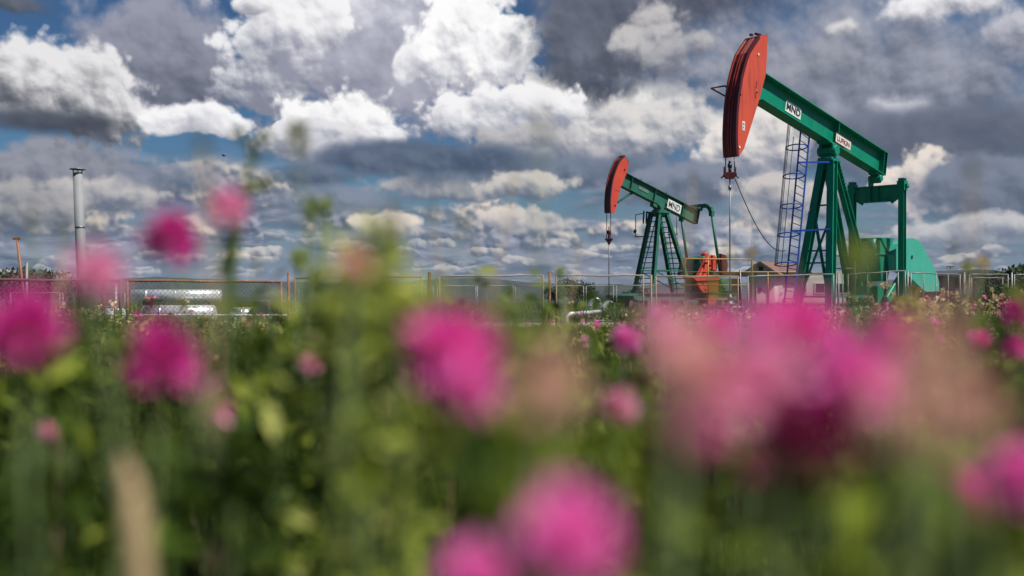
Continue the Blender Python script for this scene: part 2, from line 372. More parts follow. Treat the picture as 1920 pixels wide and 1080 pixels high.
# ------------------------------------------------------------------ materials
def mat(name, col, rough=0.6, metal=0.0, var=0.15, scale=3.0, col2=None, thr=0.55, soft=0.1, bump=0.0, bscale=40.0, spec=0.5, trans=0.0, coat=0.0, streak=None):
    """painted or natural surface: colour breaks up with noise, optional second colour in patches (rust, dirt)"""
    m = bpy.data.materials.new(name); m.use_nodes = True; t = m.node_tree; b = t.nodes['Principled BSDF']; L = t.links.new
    tc = t.nodes.new('ShaderNodeTexCoord'); no = t.nodes.new('ShaderNodeTexNoise'); L(tc.outputs['Object'], no.inputs['Vector'])
    no.inputs['Scale'].default_value = scale; no.inputs['Detail'].default_value = 6; no.inputs['Roughness'].default_value = 0.62
    r = t.nodes.new('ShaderNodeMapRange'); L(no.outputs['Fac'], r.inputs[0]); r.inputs[1].default_value = 0.3; r.inputs[2].default_value = 0.7
    r.inputs[3].default_value = 1 - var; r.inputs[4].default_value = 1 + var
    mx = t.nodes.new('ShaderNodeVectorMath'); mx.operation = 'SCALE'; mx.inputs[0].default_value = col; L(r.outputs[0], mx.inputs['Scale'])
    out = mx.outputs[0]
    if col2:
        n2 = t.nodes.new('ShaderNodeTexNoise'); L(tc.outputs['Object'], n2.inputs['Vector']); n2.inputs['Scale'].default_value = scale * 2.7; n2.inputs['Detail'].default_value = 8; n2.inputs['Roughness'].default_value = 0.7
        r2 = t.nodes.new('ShaderNodeMapRange'); r2.interpolation_type = 'SMOOTHSTEP'; L(n2.outputs['Fac'], r2.inputs[0]); r2.inputs[1].default_value = thr; r2.inputs[2].default_value = thr + soft
        mm = t.nodes.new('ShaderNodeMix'); mm.data_type = 'RGBA'; L(r2.outputs[0], mm.inputs[0]); L(out, mm.inputs[6]); mm.inputs[7].default_value = (*col2, 1)
        out = mm.outputs[2]
    if streak:     # rain streaks and grime that run down the plates
        mp = t.nodes.new('ShaderNodeMapping'); mp.inputs['Scale'].default_value = (5.0, 5.0, 0.5); L(tc.outputs['Object'], mp.inputs['Vector'])
        n4 = t.nodes.new('ShaderNodeTexNoise'); L(mp.outputs[0], n4.inputs['Vector']); n4.inputs['Scale'].default_value = 1.3; n4.inputs['Detail'].default_value = 4
        r4 = t.nodes.new('ShaderNodeMapRange'); r4.interpolation_type = 'SMOOTHSTEP'; L(n4.outputs['Fac'], r4.inputs[0]); r4.inputs[1].default_value = 0.50; r4.inputs[2].default_value = 0.74; r4.inputs[4].default_value = 0.75
        m4 = t.nodes.new('ShaderNodeMix'); m4.data_type = 'RGBA'; L(r4.outputs[0], m4.inputs[0]); L(out, m4.inputs[6]); m4.inputs[7].default_value = (*streak, 1); out = m4.outputs[2]
    L(out, b.inputs['Base Color'])
    rr = t.nodes.new('ShaderNodeMapRange'); L(no.outputs['Fac'], rr.inputs[0]); rr.inputs[3].default_value = max(0.02, rough - 0.12); rr.inputs[4].default_value = min(1, rough + 0.12); L(rr.outputs[0], b.inputs['Roughness'])
    b.inputs['Metallic'].default_value = metal; b.inputs['Specular IOR Level'].default_value = spec
    if coat: b.inputs['Coat Weight'].default_value = coat; b.inputs['Coat Roughness'].default_value = 0.2
    if bump:
        n3 = t.nodes.new('ShaderNodeTexNoise'); L(tc.outputs['Object'], n3.inputs['Vector']); n3.inputs['Scale'].default_value = bscale; n3.inputs['Detail'].default_value = 5
        bp = t.nodes.new('ShaderNodeBump'); bp.inputs['Strength'].default_value = bump; bp.inputs['Distance'].default_value = 0.02; L(n3.outputs['Fac'], bp.inputs['Height']); L(bp.outputs[0], b.inputs['Normal'])
    if trans:      # thin leaf or petal: part of the light passes through
        tr = t.nodes.new('ShaderNodeBsdfTranslucent'); L(out, tr.inputs['Color']); ms = t.nodes.new('ShaderNodeMixShader'); ms.inputs[0].default_value = trans
        L(b.outputs[0], ms.inputs[1]); L(tr.outputs[0], ms.inputs[2]); L(ms.outputs[0], t.nodes['Material Output'].inputs['Surface'])
    return m
GRN = mat('green_paint', (0.002, 0.205, 0.120), 0.42, var=0.10, scale=1.3, col2=(0.02, 0.10, 0.065), thr=0.66, soft=0.08, spec=0.25, streak=(0.010, 0.10, 0.062))
GRN2 = mat('weathered_green_paint', (0.022, 0.125, 0.085), 0.5, var=0.2, scale=1.6, col2=(0.10, 0.12, 0.09), thr=0.62, soft=0.1, spec=0.35, streak=(0.05, 0.055, 0.035))
MINT = mat('pale_green_paint', (0.045, 0.34, 0.25), 0.5, var=0.1, scale=1.0, col2=(0.03, 0.26, 0.18), thr=0.64, soft=0.2)
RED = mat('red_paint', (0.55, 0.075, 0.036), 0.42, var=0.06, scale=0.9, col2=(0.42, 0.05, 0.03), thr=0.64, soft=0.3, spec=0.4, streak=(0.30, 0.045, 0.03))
REDD = mat('dark_red_and_shade', (0.075, 0.007, 0.008), 0.42, var=0.2, scale=2.0, col2=(0.07, 0.01, 0.012), thr=0.6, spec=0.45)  # own colour of small fittings, painted shade on the head's curved face
ORG = mat('orange_red_paint', (0.50, 0.055, 0.028), 0.5, var=0.14, scale=1.5, col2=(0.35, 0.05, 0.02), thr=0.62)
BLU = mat('blue_paint', (0.008, 0.055, 0.36), 0.45, var=0.15, scale=3)
BLK = mat('black_grease', (0.012, 0.012, 0.013), 0.35, var=0.3)
STL = mat('dull_steel', (0.16, 0.16, 0.17), 0.45, metal=0.6, var=0.25)
GAL = mat('galvanised_steel', (0.20, 0.205, 0.205), 0.55, metal=0.45, var=0.15, scale=5)
ALU = mat('aluminium_cladding', (0.92, 0.92, 0.92), 0.28, metal=0.55, var=0.06, scale=1.2, bump=0.25, bscale=7)
RST = mat('rusty_pipe', (0.20, 0.085, 0.045), 0.85, var=0.35, scale=6, col2=(0.30, 0.21, 0.15), thr=0.52, soft=0.12)
RSTD = mat('dark_rust', (0.085, 0.028, 0.022), 0.85, var=0.35, scale=5)
PIPE = mat('faded_cream_pipe', (0.27, 0.205, 0.14), 0.8, var=0.2, scale=5, col2=(0.25, 0.11, 0.06), thr=0.56, soft=0.1)
WIRE = mat('fence_wire', (0.13, 0.12, 0.10), 0.6, metal=0.3, var=0.25, scale=8)
YEL = mat('yellow_paint', (0.42, 0.23, 0.06), 0.55, var=0.15, scale=4)
ORP = mat('orange_paint', (0.24, 0.10, 0.045), 0.6, var=0.25, scale=4, col2=(0.18, 0.07, 0.04), thr=0.58)
WHT = mat('white_sign_paint', (0.66, 0.67, 0.64), 0.6, var=0.10, scale=5, col2=(0.36, 0.38, 0.34), thr=0.58, soft=0.14)
TXT = mat('black_lettering', (0.03, 0.03, 0.035), 0.5, var=0.1)
TXR = mat('dark_red_lettering', (0.25, 0.05, 0.03), 0.5, var=0.1)
CONC = mat('concrete', (0.34, 0.32, 0.29), 0.9, var=0.2, scale=2)

def lettering(text, size, width, m, parent, mtx, bold=0.0):
    """raised lettering as a thin mesh, centred, scaled to the given width"""
    cu = bpy.data.curves.new('lettering', 'FONT'); cu.body = text; cu.size = size; cu.align_x = 'CENTER'; cu.align_y = 'CENTER'
    cu.extrude = 0.004; cu.offset = bold
    tmp = bpy.data.objects.new('tmp', cu); COL.objects.link(tmp)
    dg = bpy.context.evaluated_depsgraph_get(); dg.update()
    me = bpy.data.meshes.new_from_object(tmp.evaluated_get(dg)); bpy.data.objects.remove(tmp)
    xs = [v.co.x for v in me.vertices]; ys = [v.co.y for v in me.vertices]
    k = width / (max(xs) - min(xs)); cx = (max(xs) + min(xs)) / 2; cy = (max(ys) + min(ys)) / 2
    for v in me.vertices: v.co = mtx @ Vector(((v.co.x - cx) * k, v.co.y - cy, v.co.z))
    me.materials.clear(); me.materials.append(m); me.name = 'lettering'
    o = bpy.data.objects.new('lettering', me); COL.objects.link(o); o.parent = parent
    return o

# ------------------------------------------------------------------ pump jacks
class Rig:
    """local frame of a pump jack: x toward the horse head, y toward the viewer's right, z up; origin on the ground below the pivot"""
    def __init__(s, px, Y, theta):
        s.o = Vector(((px - 960) / FPX * Y, Y, 0)); s.rz = math.pi + R(theta)
        s.rot = Matrix.Rotation(s.rz, 3, 'Z'); s.inv = s.rot.transposed()
    def loc(s, px, py, y0=0.0):
        """where the sight line of a pixel meets the plane y = y0 of the rig, as (x, z)"""
        C = s.inv @ (Vector((0, 0, CAM_Z)) - s.o); d = s.inv @ Vector(((px - 960) / FPX, 1, (540 - py) / FPX))
        k = (y0 - C.y) / d.y; p = C + d * k; return p.x, p.z
    def locx(s, px, py, x0):
        C = s.inv @ (Vector((0, 0, CAM_Z)) - s.o); d = s.inv @ Vector(((px - 960) / FPX, 1, (540 - py) / FPX))
        k = (x0 - C.x) / d.x; p = C + d * k; return p.y, p.z
    def pt(s, px, py, Y):
        return s.inv @ (at(px, py, Y) - s.o)

DRKC = mat('dark_concrete', (0.09, 0.08, 0.07), 0.9); REDM = mat('streak_highlight_red', (0.26, 0.03, 0.022), 0.4)  # the red imitates the glossy streak along the horse head's rope tracks
# ================= the large unit
A = Rig(1551, 42.0, 43.5)
J = thing('pump_jack', 'large green oil pump jack with red horse head, beside the blue caged ladder', 'pump jack', A.o, A.rz)
JH = 0.27      # half thickness of the head
near = [(1440, 65), (1422.8, 67.5), (1413, 82), (1403, 98), (1397.5, 114), (1392.8, 131.7), (1389, 147), (1386.7, 162), (1384.3, 179), (1382.5, 195.5), (1381, 214), (1380, 234), (1379.5, 250), (1379.7, 262), (1380.3, 278), (1381.7, 293.5), (1386, 293), (1395, 279), (1422.8, 190), (1436, 140)]
hp = [A.loc(x, y, JH) for x, y in near]
arc = hp[1:16]
cx_ = sum(p[0] for p in hp) / len(hp); cz_ = sum(p[1] for p in hp) / len(hp)
head = MB()
for a, b in ((JH - 0.02, JH), (-JH, -JH + 0.02)): head.prism(hp, 'y', a, b)
HB = head.build('horse_head', RED, J)
# curved face recessed between two raised rims
def off(p, q, k):
    d = Vector((q[0] - p[0], 0, q[1] - p[1])).normalized(); n = Vector((-d.z, 0, d.x))
    return n * k
fr = MB(); rim = MB(); rope_track = MB()
for i in range(len(arc) - 1):
    p, q = arc[i], arc[i + 1]
    nrm = Vector((q[1] - p[1], 0, -(q[0] - p[0]))).normalized()
    if nrm.x < 0: nrm = -nrm
    P_ = Vector((p[0], 0, p[1])); Q_ = Vector((q[0], 0, q[1]))
    for y0, y1, o0, o1, mb in ((-JH + 0.021, JH - 0.021, -0.05, -0.02, fr), (JH + 0.002, JH + 0.03, -0.10, 0.035, rim), (-JH - 0.03, -JH - 0.002, -0.10, 0.035, rim), (0.04, 0.075, -0.018, 0.02, rope_track), (-0.075, -0.04, -0.018, 0.02, rope_track)):
        vs = [Vector((0, y, 0)) + b + nrm * o for y in (y0, y1) for b in (P_, Q_) for o in (o0, o1)]
        mb.add(vs, [(0, 1, 3, 2), (4, 6, 7, 5), (0, 4, 5, 1), (2, 3, 7, 6), (0, 2, 6, 4), (1, 5, 7, 3)])
# flat top and bottom closing plates
for p, q in ((hp[0], hp[1]), (hp[15], hp[16])):
    a = Vector((p[0], 0, p[1])); b = Vector((q[0], 0, q[1]))
    fr.bar(a + (b - a) * 0.02, b - (b - a) * 0.02, 2 * JH - 0.045, 0.02)
fr.build('front_plate', REDD, HB); build_each(rim, 'rim', REDD, HB); build_each(rope_track, 'rope_track', REDM, HB)  # front plate's dark red stands in for shade, track red for the glossy streak
bk = MB()
for i in range(16, 20):
    p, q = hp[i], hp[(i + 1) % 20]
    bk.bar((p[0] + 0.015, 0, p[1]), (q[0] + 0.015, 0, q[1]), 2 * JH - 0.044, 0.012, up=(1, 0, 0))
bk.build('back_plate', REDD, HB)
lug = MB(); x, z = A.loc(1420, 66, 0.1); lug.box((x, 0.12, z + 0.03), (0.30, 0.12, 0.06)).box((x + 0.1, -0.1, z + 0.03), (0.16, 0.08, 0.08)); build_each(lug, 'lifting_lug', REDD, HB)
bolts = MB()
for px_, py_ in ((1421.5, 102), (1386, 276)):
    x, z = A.loc(px_, py_, JH); bolts.tube([(x, JH, z), (x, JH + 0.03, z)], 0.045, 10)
build_each(bolts, 'bolt', WHT, HB)
slot = MB()
for pl in ([(1418.5, 152), (1419, 160), (1417, 165)], [(1421, 173), (1417, 173.5), (1417, 185)]):
    for a, b in zip(pl, pl[1:]):
        xa, za = A.loc(*a, JH); xb, zb = A.loc(*b, JH); slot.bar((xa, JH + 0.004, za), (xb, JH + 0.004, zb), 0.008, 0.035, up=(1, 0, 0.3))
build_each(slot, 'weld_seam', BLK, HB)
sq = MB(); x, z = A.loc(1394, 236, JH); sq.box((x, JH + 0.006, z), (0.17, 0.008, 0.34)); st = sq.build('sticker', WHT, HB)
sm_ = MB()
for k, (dx, dz, w_, h_) in enumerate(((0, 0.07, 0.09, 0.09), (0.02, -0.06, 0.07, 0.06), (-0.03, -0.12, 0.06, 0.02))): sm_.box((x + dx, JH + 0.0125, z + dz), (w_, 0.004, h_))
build_each(sm_, 'print', mat('faded_red_print', (0.5, 0.12, 0.08), 0.6), st)
gp = MB()       # guard hoop sticking out in front of the head
pts = [A.loc(1389, 178, JH + 0.05), A.loc(1360, 161, 0), A.loc(1334, 165.5, 0), A.loc(1361, 181, -JH - 0.05)]
def V3(p, y): return Vector((p[0], y, p[1]))
gq = [V3(A.loc(1389, 178, JH + 0.05), JH + 0.05), A.pt(1359, 161, 38.0), A.pt(1333.5, 165.5, 37.9), V3(A.loc(1361, 181, -JH - 0.04), -JH - 0.04)]
for a, b in zip(gq, gq[1:]): gp.bar(a, b, 0.055, 0.055)
gp.build('wireline_guard', REDD, HB)

# walking beam: deep I section tilted about 12 degrees
def beam_line(pairs): return [V3(A.loc(x, y, 0.0), 0) for x, y in pairs]
top = beam_line([(1437, 143), (1653, 283)]); bot = beam_line([(1424, 196), (1644, 330)])
ax_ = ((top[0] - top[1]).normalized() + (bot[0] - bot[1]).normalized()).normalized()
mid_h = (top[0] + bot[0]) / 2; mid_t = (top[1] + bot[1]) / 2
dep = ((top[0] - bot[0]).length + (top[1] - bot[1]).length) / 2 * 0.97
dep = min(dep, 1.08)
a = mid_h + ax_ * 0.3; b = mid_t - ax_ * 0.15
bm_ = MB(); bm_.ibeam(a, b, 0.56, dep, 0.035)
upv = Vector((-ax_.z, 0, ax_.x)); upv = upv if upv.z > 0 else -upv
for f in (0.02, 0.43): 
    p = b + (a - b) * f
    for sy in (-1, 1): bm_.box(p + Vector((0, sy * 0.14, 0)), (0.03, 0.24, dep - 0.075), Matrix.Rotation(-math.atan2(ax_.z, ax_.x), 3, 'Y'))
bm_.bar(b - ax_ * 0.012, b - ax_ * 0.040, 0.56, dep)
BEAM = bm_.build('walking_beam', GRN, J)
ang = -math.atan2(ax_.z, ax_.x); RB = Matrix.Rotation(ang, 3, 'Y')
def on_web(px_, py_, yoff):
    x, z = A.loc(px_, py_, yoff); return Vector((x, yoff, z))
def sign_plate(px_, py_, w_, h_, text, mtxt, border=None, ty=0.03, extra=0.0, tw=0.88, ts=0.84):
    p = on_web(px_, py_, ty); m = MB(); m.box(p, (w_, 0.012, h_), RB); s_ = m.build('sign', WHT if border is None else border, BEAM)
    if border is not None:
        m = MB(); m.box(p + Vector((0, 0.009, 0)), (w_ - 0.07, 0.008, h_ - 0.07), RB); m.build('sign_face', WHT, s_)
    # text reads from the viewer's side (+y): local right is -x
    ex = -(RB @ Vector((1, 0, 0))); ez = RB @ Vector((0, 0, 1)); ey = Vector((0, 1, 0))
    M_ = Matrix(((ex.x, ez.x, ey.x, p.x), (ex.y, ez.y, ey.y, p.y + 0.018), (ex.z, ez.z, ey.z, p.z), (0, 0, 0, 1)))
    lettering(text, h_ * ts, w_ * tw, mtxt, s_, M_, bold=0.007)
    return s_
sign_plate(1487.5, 206, 1.18, 0.46, 'MND', TXT, ty=0.03)
# rubbed away stroke of the D shows sign paint
sign_plate(1581, 266, 1.34, 0.42, 'LUFKIN', TXR, border=TXR, ty=0.30, tw=0.80, ts=0.72)
gus = MB(); p = on_web(1568, 268, 0.22)
gus.box(on_web(1581, 266, 0.15), (0.8, 0.27, 0.10), RB); gus.build('sign_bracket', GRN, BEAM)

# saddle bearing under the beam
sad = MB(); sp = V3(A.loc(1553, 272, 0), 0); 
sad.box(sp + Vector((0, 0, 0.02)), (0.9, 0.60, 0.10), RB)
sad.tube([sp + Vector((0, -0.42, -0.26)), sp + Vector((0, 0.42, -0.26))], 0.22, 16)
for sy in (-1, 1): sad.box(sp + Vector((0, sy * 0.27, -0.15)), (0.42, 0.12, 0.34))
sad.box(sp + Vector((0, 0, -0.62)), (0.62, 0.66, 0.14)); sad.box(sp + Vector((0, 0, -0.50)), (0.42, 0.5, 0.12))
sad.build('saddle_bearing', GRN, J, bevel=0.015)
APX = sp + Vector((0, 0, -0.66))

# samson post: wide-flange legs
def leg(a, b, w, h, up, name='leg'):
    m = MB(); m.ibeam(a, b, w, h, 0.035, up=up); return m.build(name, GRN, J)
foot1 = A.pt(1492, 594, 41.6); foot2 = A.pt(1556.5, 597, 40.2); foot3 = A.pt(1640, 592, 44.4); foot4 = A.pt(1600, 590, 46.0)
for f in (foot1, foot2, foot3, foot4): f.z = 0.25
leg(APX + Vector((0.05, -0.20, 0)), foot1, 0.30, 0.34, (1, 0, 0))
leg(APX + Vector((0.05, 0.22, 0)), foot2, 0.30, 0.34, (1, 0, 0))
leg(APX + Vector((-0.2, 0.18, 0)), foot3, 0.24, 0.34, (1, 0, 0.2))
leg(APX + Vector((-0.2, -0.18, 0)), foot4, 0.24, 0.34, (1, 0, 0.2))
head_pl = MB(); head_pl.box(APX + Vector((-0.05, 0, -0.02)), (0.70, 0.74, 0.06)); head_pl.box(APX + Vector((-0.05, 0, -0.20)), (0.40, 0.60, 0.30)); head_pl.build('post_cap', GRN, J)
L1 = lambda t: APX + Vector((0.05, -0.20, 0)) + (foot1 - APX - Vector((0.05, -0.20, 0))) * t
L2 = lambda t: APX + Vector((0.05, 0.22, 0)) + (foot2 - APX - Vector((0.05, 0.22, 0))) * t
L3 = lambda t: APX + Vector((-0.2, 0.18, 0)) + (foot3 - APX - Vector((-0.2, 0.18, 0))) * t
L4 = lambda t: APX + Vector((-0.2, -0.18, 0)) + (foot4 - APX - Vector((-0.2, -0.18, 0))) * t
br = MB()
for t in (0.30, 0.60, 0.68, 0.75, 0.90): br.bar(L1(t), L2(t), 0.07, 0.07)
br.bar(L1(0.34), L2(0.97), 0.10, 0.10); br.bar(L2(0.36), L1(0.95), 0.10, 0.10)
for t in (0.9,): br.bar(L3(t), L4(t), 0.12, 0.12); br.bar(L2(t), L3(t), 0.10, 0.10)
build_each(br, 'cross_brace', GRN, J)
sb = MB()
for k in range(7): p = L3(0.06 + k * 0.022); sb.tube([p + Vector((0, 0.0, 0)), p + Vector((-0.05, 0.22, 0.04))], 0.022, 6)
build_each(sb, 'step_bolt', GRN, J)
hk = MB(); p = L1(0.30); hk.tube([p, p + Vector((0.1, -0.05, 0.02)), p + Vector((0.28, -0.12, -0.22)), p + Vector((0.32, -0.14, -0.38))], 0.02, 6); hk.build('cable_hook', STL, J)

# equaliser and pitman arms behind the tail
EX = -4.62; ez_ = (A.loc(1643, 351, 0)[1] + A.loc(1643, 378, 0)[1]) / 2
te = MB(); tp = mid_t - upv * dep / 2 + ax_ * 0.25; 
EX = tp.x + 0.02
te.box(tp + Vector((0, 0, -0.06)), (0.6, 0.4, 0.12), RB); te.tube([tp + Vector((0, -0.30, -0.24)), tp + Vector((0, 0.30, -0.24))], 0.15, 14)
te.box(Vector((EX, 0.0, tp.z - 0.28)), (0.16, 0.5, 0.34)); te.box(Vector((EX + 0.02, -0.2, tp.z - 0.40)), (0.34, 0.10, 0.5)); te.build('tail_bearing', GRN, J, bevel=0.012)
yl = A.locx(1604, 352, EX); yr = A.locx(1686, 347, EX)
zt = (yl[1] + yr[1]) / 2; zb = (A.locx(1610, 381, EX)[1] + A.locx(1668, 377, EX)[1]) / 2
hw = (yr[0] - yl[0]) / 2; yc = (yr[0] + yl[0]) / 2
eq = MB(); poly = [(yc - hw, zt), (yc + hw, zt), (yc + hw, zt - (zt - zb) * 0.62), (yc + hw - 0.42, zb), (yc - hw + 0.42, zb), (yc - hw, zt - (zt - zb) * 0.62)]
eq.prism(poly, 'x', EX - 0.02, EX + 0.02)
eq.box((EX, yc, zt), (0.30, 2 * hw, 0.035)); eq.box((EX, yc, zb), (0.30, 2 * hw - 0.84, 0.035))
for sy in (-1, 1): eq.bar((EX, yc + sy * hw, zt - (zt - zb) * 0.62), (EX, yc + sy * (hw - 0.42), zb), 0.30, 0.03, up=(0, sy, 0.3))
for yy in (-0.25, 0.1): eq.box((EX + 0.08, yc + yy, (zt + zb) / 2), (0.12, 0.03, zt - zb - 0.04))
eq.build('equaliser', GRN, J)
CZ = 1.55; CXS = EX + 0.25      # crank shaft
for sy in (-1, 1):
    yy = yc + sy * (hw + 0.14)
    m = MB(); m.ibeam((EX, yy, zt + 0.28), (EX + 0.02, yy, 0.95), 0.26, 0.26, 0.03, up=(1, 0, 0)); m.box((EX, yy, zt - 0.05), (0.34, 0.34, 0.42))
    P_ = m.build('pitman', GRN, J)
    m = MB(); m.tube([(EX, yy - 0.22, zt - 0.10), (EX, yy + 0.30, zt - 0.10)], 0.07, 10); m.box((EX, yy + sy * 0.2, zt - 0.02), (0.16, 0.12, 0.08)); m.build('wrist_pin', GRN, P_)
    yk = yc + sy * (hw - 0.12)
    m = MB(); m.box((CXS - 0.1, yk, CZ - 0.25), (2.0, 0.16, 0.42), Matrix.Rotation(R(38), 3, 'Y')); C_ = m.build('crank', GRN, J, bevel=0.03)
    m = MB(); m.prism([(CXS - 1.35, 0.35), (CXS - 0.75, 0.15), (CXS - 0.15, 0.6), (CXS - 0.35, 1.2), (CXS - 0.9, 1.45), (CXS - 1.4, 1.1)], 'y', yk - 0.22, yk + 0.22); m.build('counterweight', RSTD if sy > 0 else GRN, C_, bevel=0.03)

# gear reducer: ribbed housing with tapering ribs
gz = A.loc(1647, 449, 0)[1]
g = MB(); gx = CXS
g.box((gx, 0, gz - 0.35), (1.25, 1.3, 0.68)); g.box((gx, 0, gz - 0.0), (1.35, 1.4, 0.05)); g.box((gx, 0, gz - 0.70), (1.32, 1.36, 0.06))
g.add([(gx + 0.62, -0.62, gz - 0.73), (gx + 0.62, 0.62, gz - 0.73), (gx - 0.62, 0.62, gz - 0.73), (gx - 0.62, -0.62, gz - 0.73), (gx + 0.3, -0.55, gz - 1.9), (gx + 0.3, 0.55, gz - 1.9), (gx - 0.3, 0.55, gz - 1.9), (gx - 0.3, -0.55, gz - 1.9)], [(0, 1, 2, 3), (4, 7, 6, 5), (0, 4, 5, 1), (1, 5, 6, 2), (2, 6, 7, 3), (3, 7, 4, 0)])
GB = g.build('gear_reducer', GRN, J, bevel=0.02)
m = MB(); m.tube([(gx + 0.66, 0.32, gz - 0.68), (gx + 0.66, 0.32, gz - 0.02)], 0.20, 16); m.box((gx + 0.66, 0.32, gz - 0.72), (0.52, 0.5, 0.05)); m.build('bearing_housing', GRN, GB)
m = MB(); m.prism([(gx - 0.55, gz + 0.02), (gx + 0.62, gz + 0.02), (gx - 0.05, gz - 0.62)], 'y', 0.655, 0.70); m.build('rib', GRN, GB)
m = MB(); yy, zz = A.locx(1627, 462, gx + 0.64); m.box((gx + 0.635, yy, zz), (0.01, 0.42, 0.40)); pl_ = m.build('data_plate', WHT, GB)
m = MB()
for k in range(4): m.box((gx + 0.642, yy - 0.02, zz + 0.13 - 0.08 * k), (0.004, 0.30 - 0.05 * (k % 2), 0.035))
for dy in (-0.08, 0.12): m.box((gx + 0.643, yy + dy, zz), (0.004, 0.03, 0.30))
build_each(m, 'print', TXT, pl_)
# pedestal and skid
m = MB(); m.box((gx - 0.1, 0, 0.85), (1.7, 1.2, 1.0)); m.build('pedestal', GRN, J, bevel=0.02)
m = MB()
for sy in (-1, 1): m.ibeam((2.3, sy * 0.75, 0.22), (-9.2, sy * 0.75, 0.22), 0.28, 0.42, 0.03)
for xx in (2.2, 0.5, -1.5, -3.2, -5.4, -7.2, -9.0): m.bar((xx, -0.74, 0.22), (xx, 0.74, 0.22), 0.2, 0.3)
m.build('skid', GRN, J)
m = MB(); m.box((-3.4, 0, 0.0), (13.0, 4.4, 0.06)); tag(m.build('concrete_pad', CONC), kind='structure').matrix_world = Matrix.Translation(A.o) @ Matrix.Rotation(A.rz, 4, 'Z')
# belt guard: pale green plate with a rounded top and a long slope
gy = 0.95
gpx = [(1676, 478), (1684, 458), (1693, 451), (1703, 447), (1713, 447), (1721, 450), (1728, 457), (1757, 512), (1761, 530), (1761, 546), (1737, 547), (1728, 540), (1702, 516), (1690, 510), (1678, 505)]
poly = [A.loc(x, y, gy) for x, y in gpx]
m = MB(); m.prism(poly, 'y', gy - 0.012, gy)
edge = MB()
n_ = len(poly)
for i in range(n_):
    p, q = poly[i], poly[(i + 1) % n_]; m.bar((p[0], gy - 0.16, p[1]), (q[0], gy - 0.16, q[1]), 0.30, 0.012, up=(-(q[1] - p[1]), 0, q[0] - p[0]))
BG = m.build('belt_guard', MINT, J)
x, z = A.loc(1709.5, 482, gy); m = MB(); m.tube([(x, gy, z), (x, gy + 0.02, z)], 0.09, 12); m.build('inspection_hole', BLK, BG)
x, z = A.loc(1755, 534, gy); m = MB(); m.tube([(x, gy, z), (x, gy + 0.02, z)], 0.06, 10); build_each(m, 'bolt', WHT, BG)
m = MB()
for px_, py_ in ((1690, 462), (1687, 468), (1692, 470)):
    x, z = A.loc(px_, py_, gy); m.box((x, gy + 0.01, z), (0.08, 0.012, 0.08))
build_each(m, 'hinge', GRN, BG)
# engine behind the guard
m = MB(); m.box((-7.6, 0.2, 1.0), (1.5, 1.0, 1.1)); m.tube([(-7.9, 0.2, 1.5), (-7.9, 0.2, 1.9)], 0.12, 10); m.box((-7.6, 0.2, 0.5), (1.8, 1.2, 0.12)); m.build('motor', RSTD, J, bevel=0.03)
# guard rail of pipes round the crank side
m = MB(); q0 = A.pt(1560, 480, 43.6); q1 = A.pt(1603, 478, 43.4)
for z_ in (q0.z, q0.z - 0.55): m.tube([(q0.x, q0.y, z_), (q1.x, q1.y, z_)], 0.03, 6)
for q in (q0, q1): m.tube([(q.x, q.y, q0.z), (q.x, q.y, 0.1)], 0.03, 6)
RL = m.build('safety_rail', GAL); RL.matrix_world = Matrix.Translation(A.o) @ Matrix.Rotation(A.rz, 4, 'Z'); tag(RL, 'grey pipe safety rail between the legs and crank of the large pump jack', 'railing')

# bridle ropes, carrier bar and polished rod below the head
wl = at(1369, 560, 38.2)
tipx, tipz = A.loc(1381, 296, 0.0)
hp_w = A.o + A.rot @ Vector(((A.pt(1369, 300, 38.2)).x, 0, 0))
cb = A.pt(1368.5, 329, 38.1); bx = cb.x; by = cb.y
m = MB()
for px_ in (1360.5, 1377): 
    t0 = A.pt(px_, 295, 38.1); t1 = A.pt(px_ + (0 if px_ < 1365 else 0.5), 326, 38.1); m.tube([t0, t1], 0.022, 6)
build_each(m, 'bridle_rope', BLK, J)
m = MB(); m.prism([(-0.22, 0.12), (0.22, 0.12), (0.26, 0.0), (0.14, -0.13), (-0.14, -0.13), (-0.26, 0.0)], 'x', -0.11, 0.11)
for s_ in (-1, 1): m.tube([(0, s_ * 0.2, 0.0), (0, s_ * 0.2, 0.34)], 0.045, 8)
for s_ in (-1, 1): m.tube([(0, s_ * 0.24, -0.02), (0, s_ * 0.34, -0.10)], 0.03, 6)
cbo = m.build('carrier_bar', REDD, J, bevel=0.01); cbo.location = cb; cbo.rotation_euler = (0, 0, R(43))
m = MB(); m.tube([(0, 0, 0.10), (0, 0, 0.30)], 0.06, 8); m.tube([(0, 0, 0.30), (0, 0, 0.46)], 0.085, 8); m.tube([(0, 0, 0.46), (0, 0, 0.56)], 0.05, 8); m.build('rod_clamp', BLK, cbo)
m = MB(); gz0 = cb.z
m.tube([(bx, by, gz0 - 0.1), (bx, by, 0.95)], 0.026, 8)
jt = A.pt(1369, 352, 38.1).z; m.tube([(bx, by, jt - 0.08), (bx, by, jt + 0.08)], 0.06, 8)
m.build('polished_rod', STL, J)
m = MB(); c1 = A.pt(1378, 335, 38.1); c2 = A.pt(1472, 470, 40.0)
pts = []
for i in range(15):
    t = i / 14; p = c1.lerp(c2, t); p.z -= 0.85 * 4 * t * (1 - t) * (0.6 + 0.4 * t); pts.append(p)
m.tube(pts, 0.018, 5); m.build('slack_cable', BLK, J)

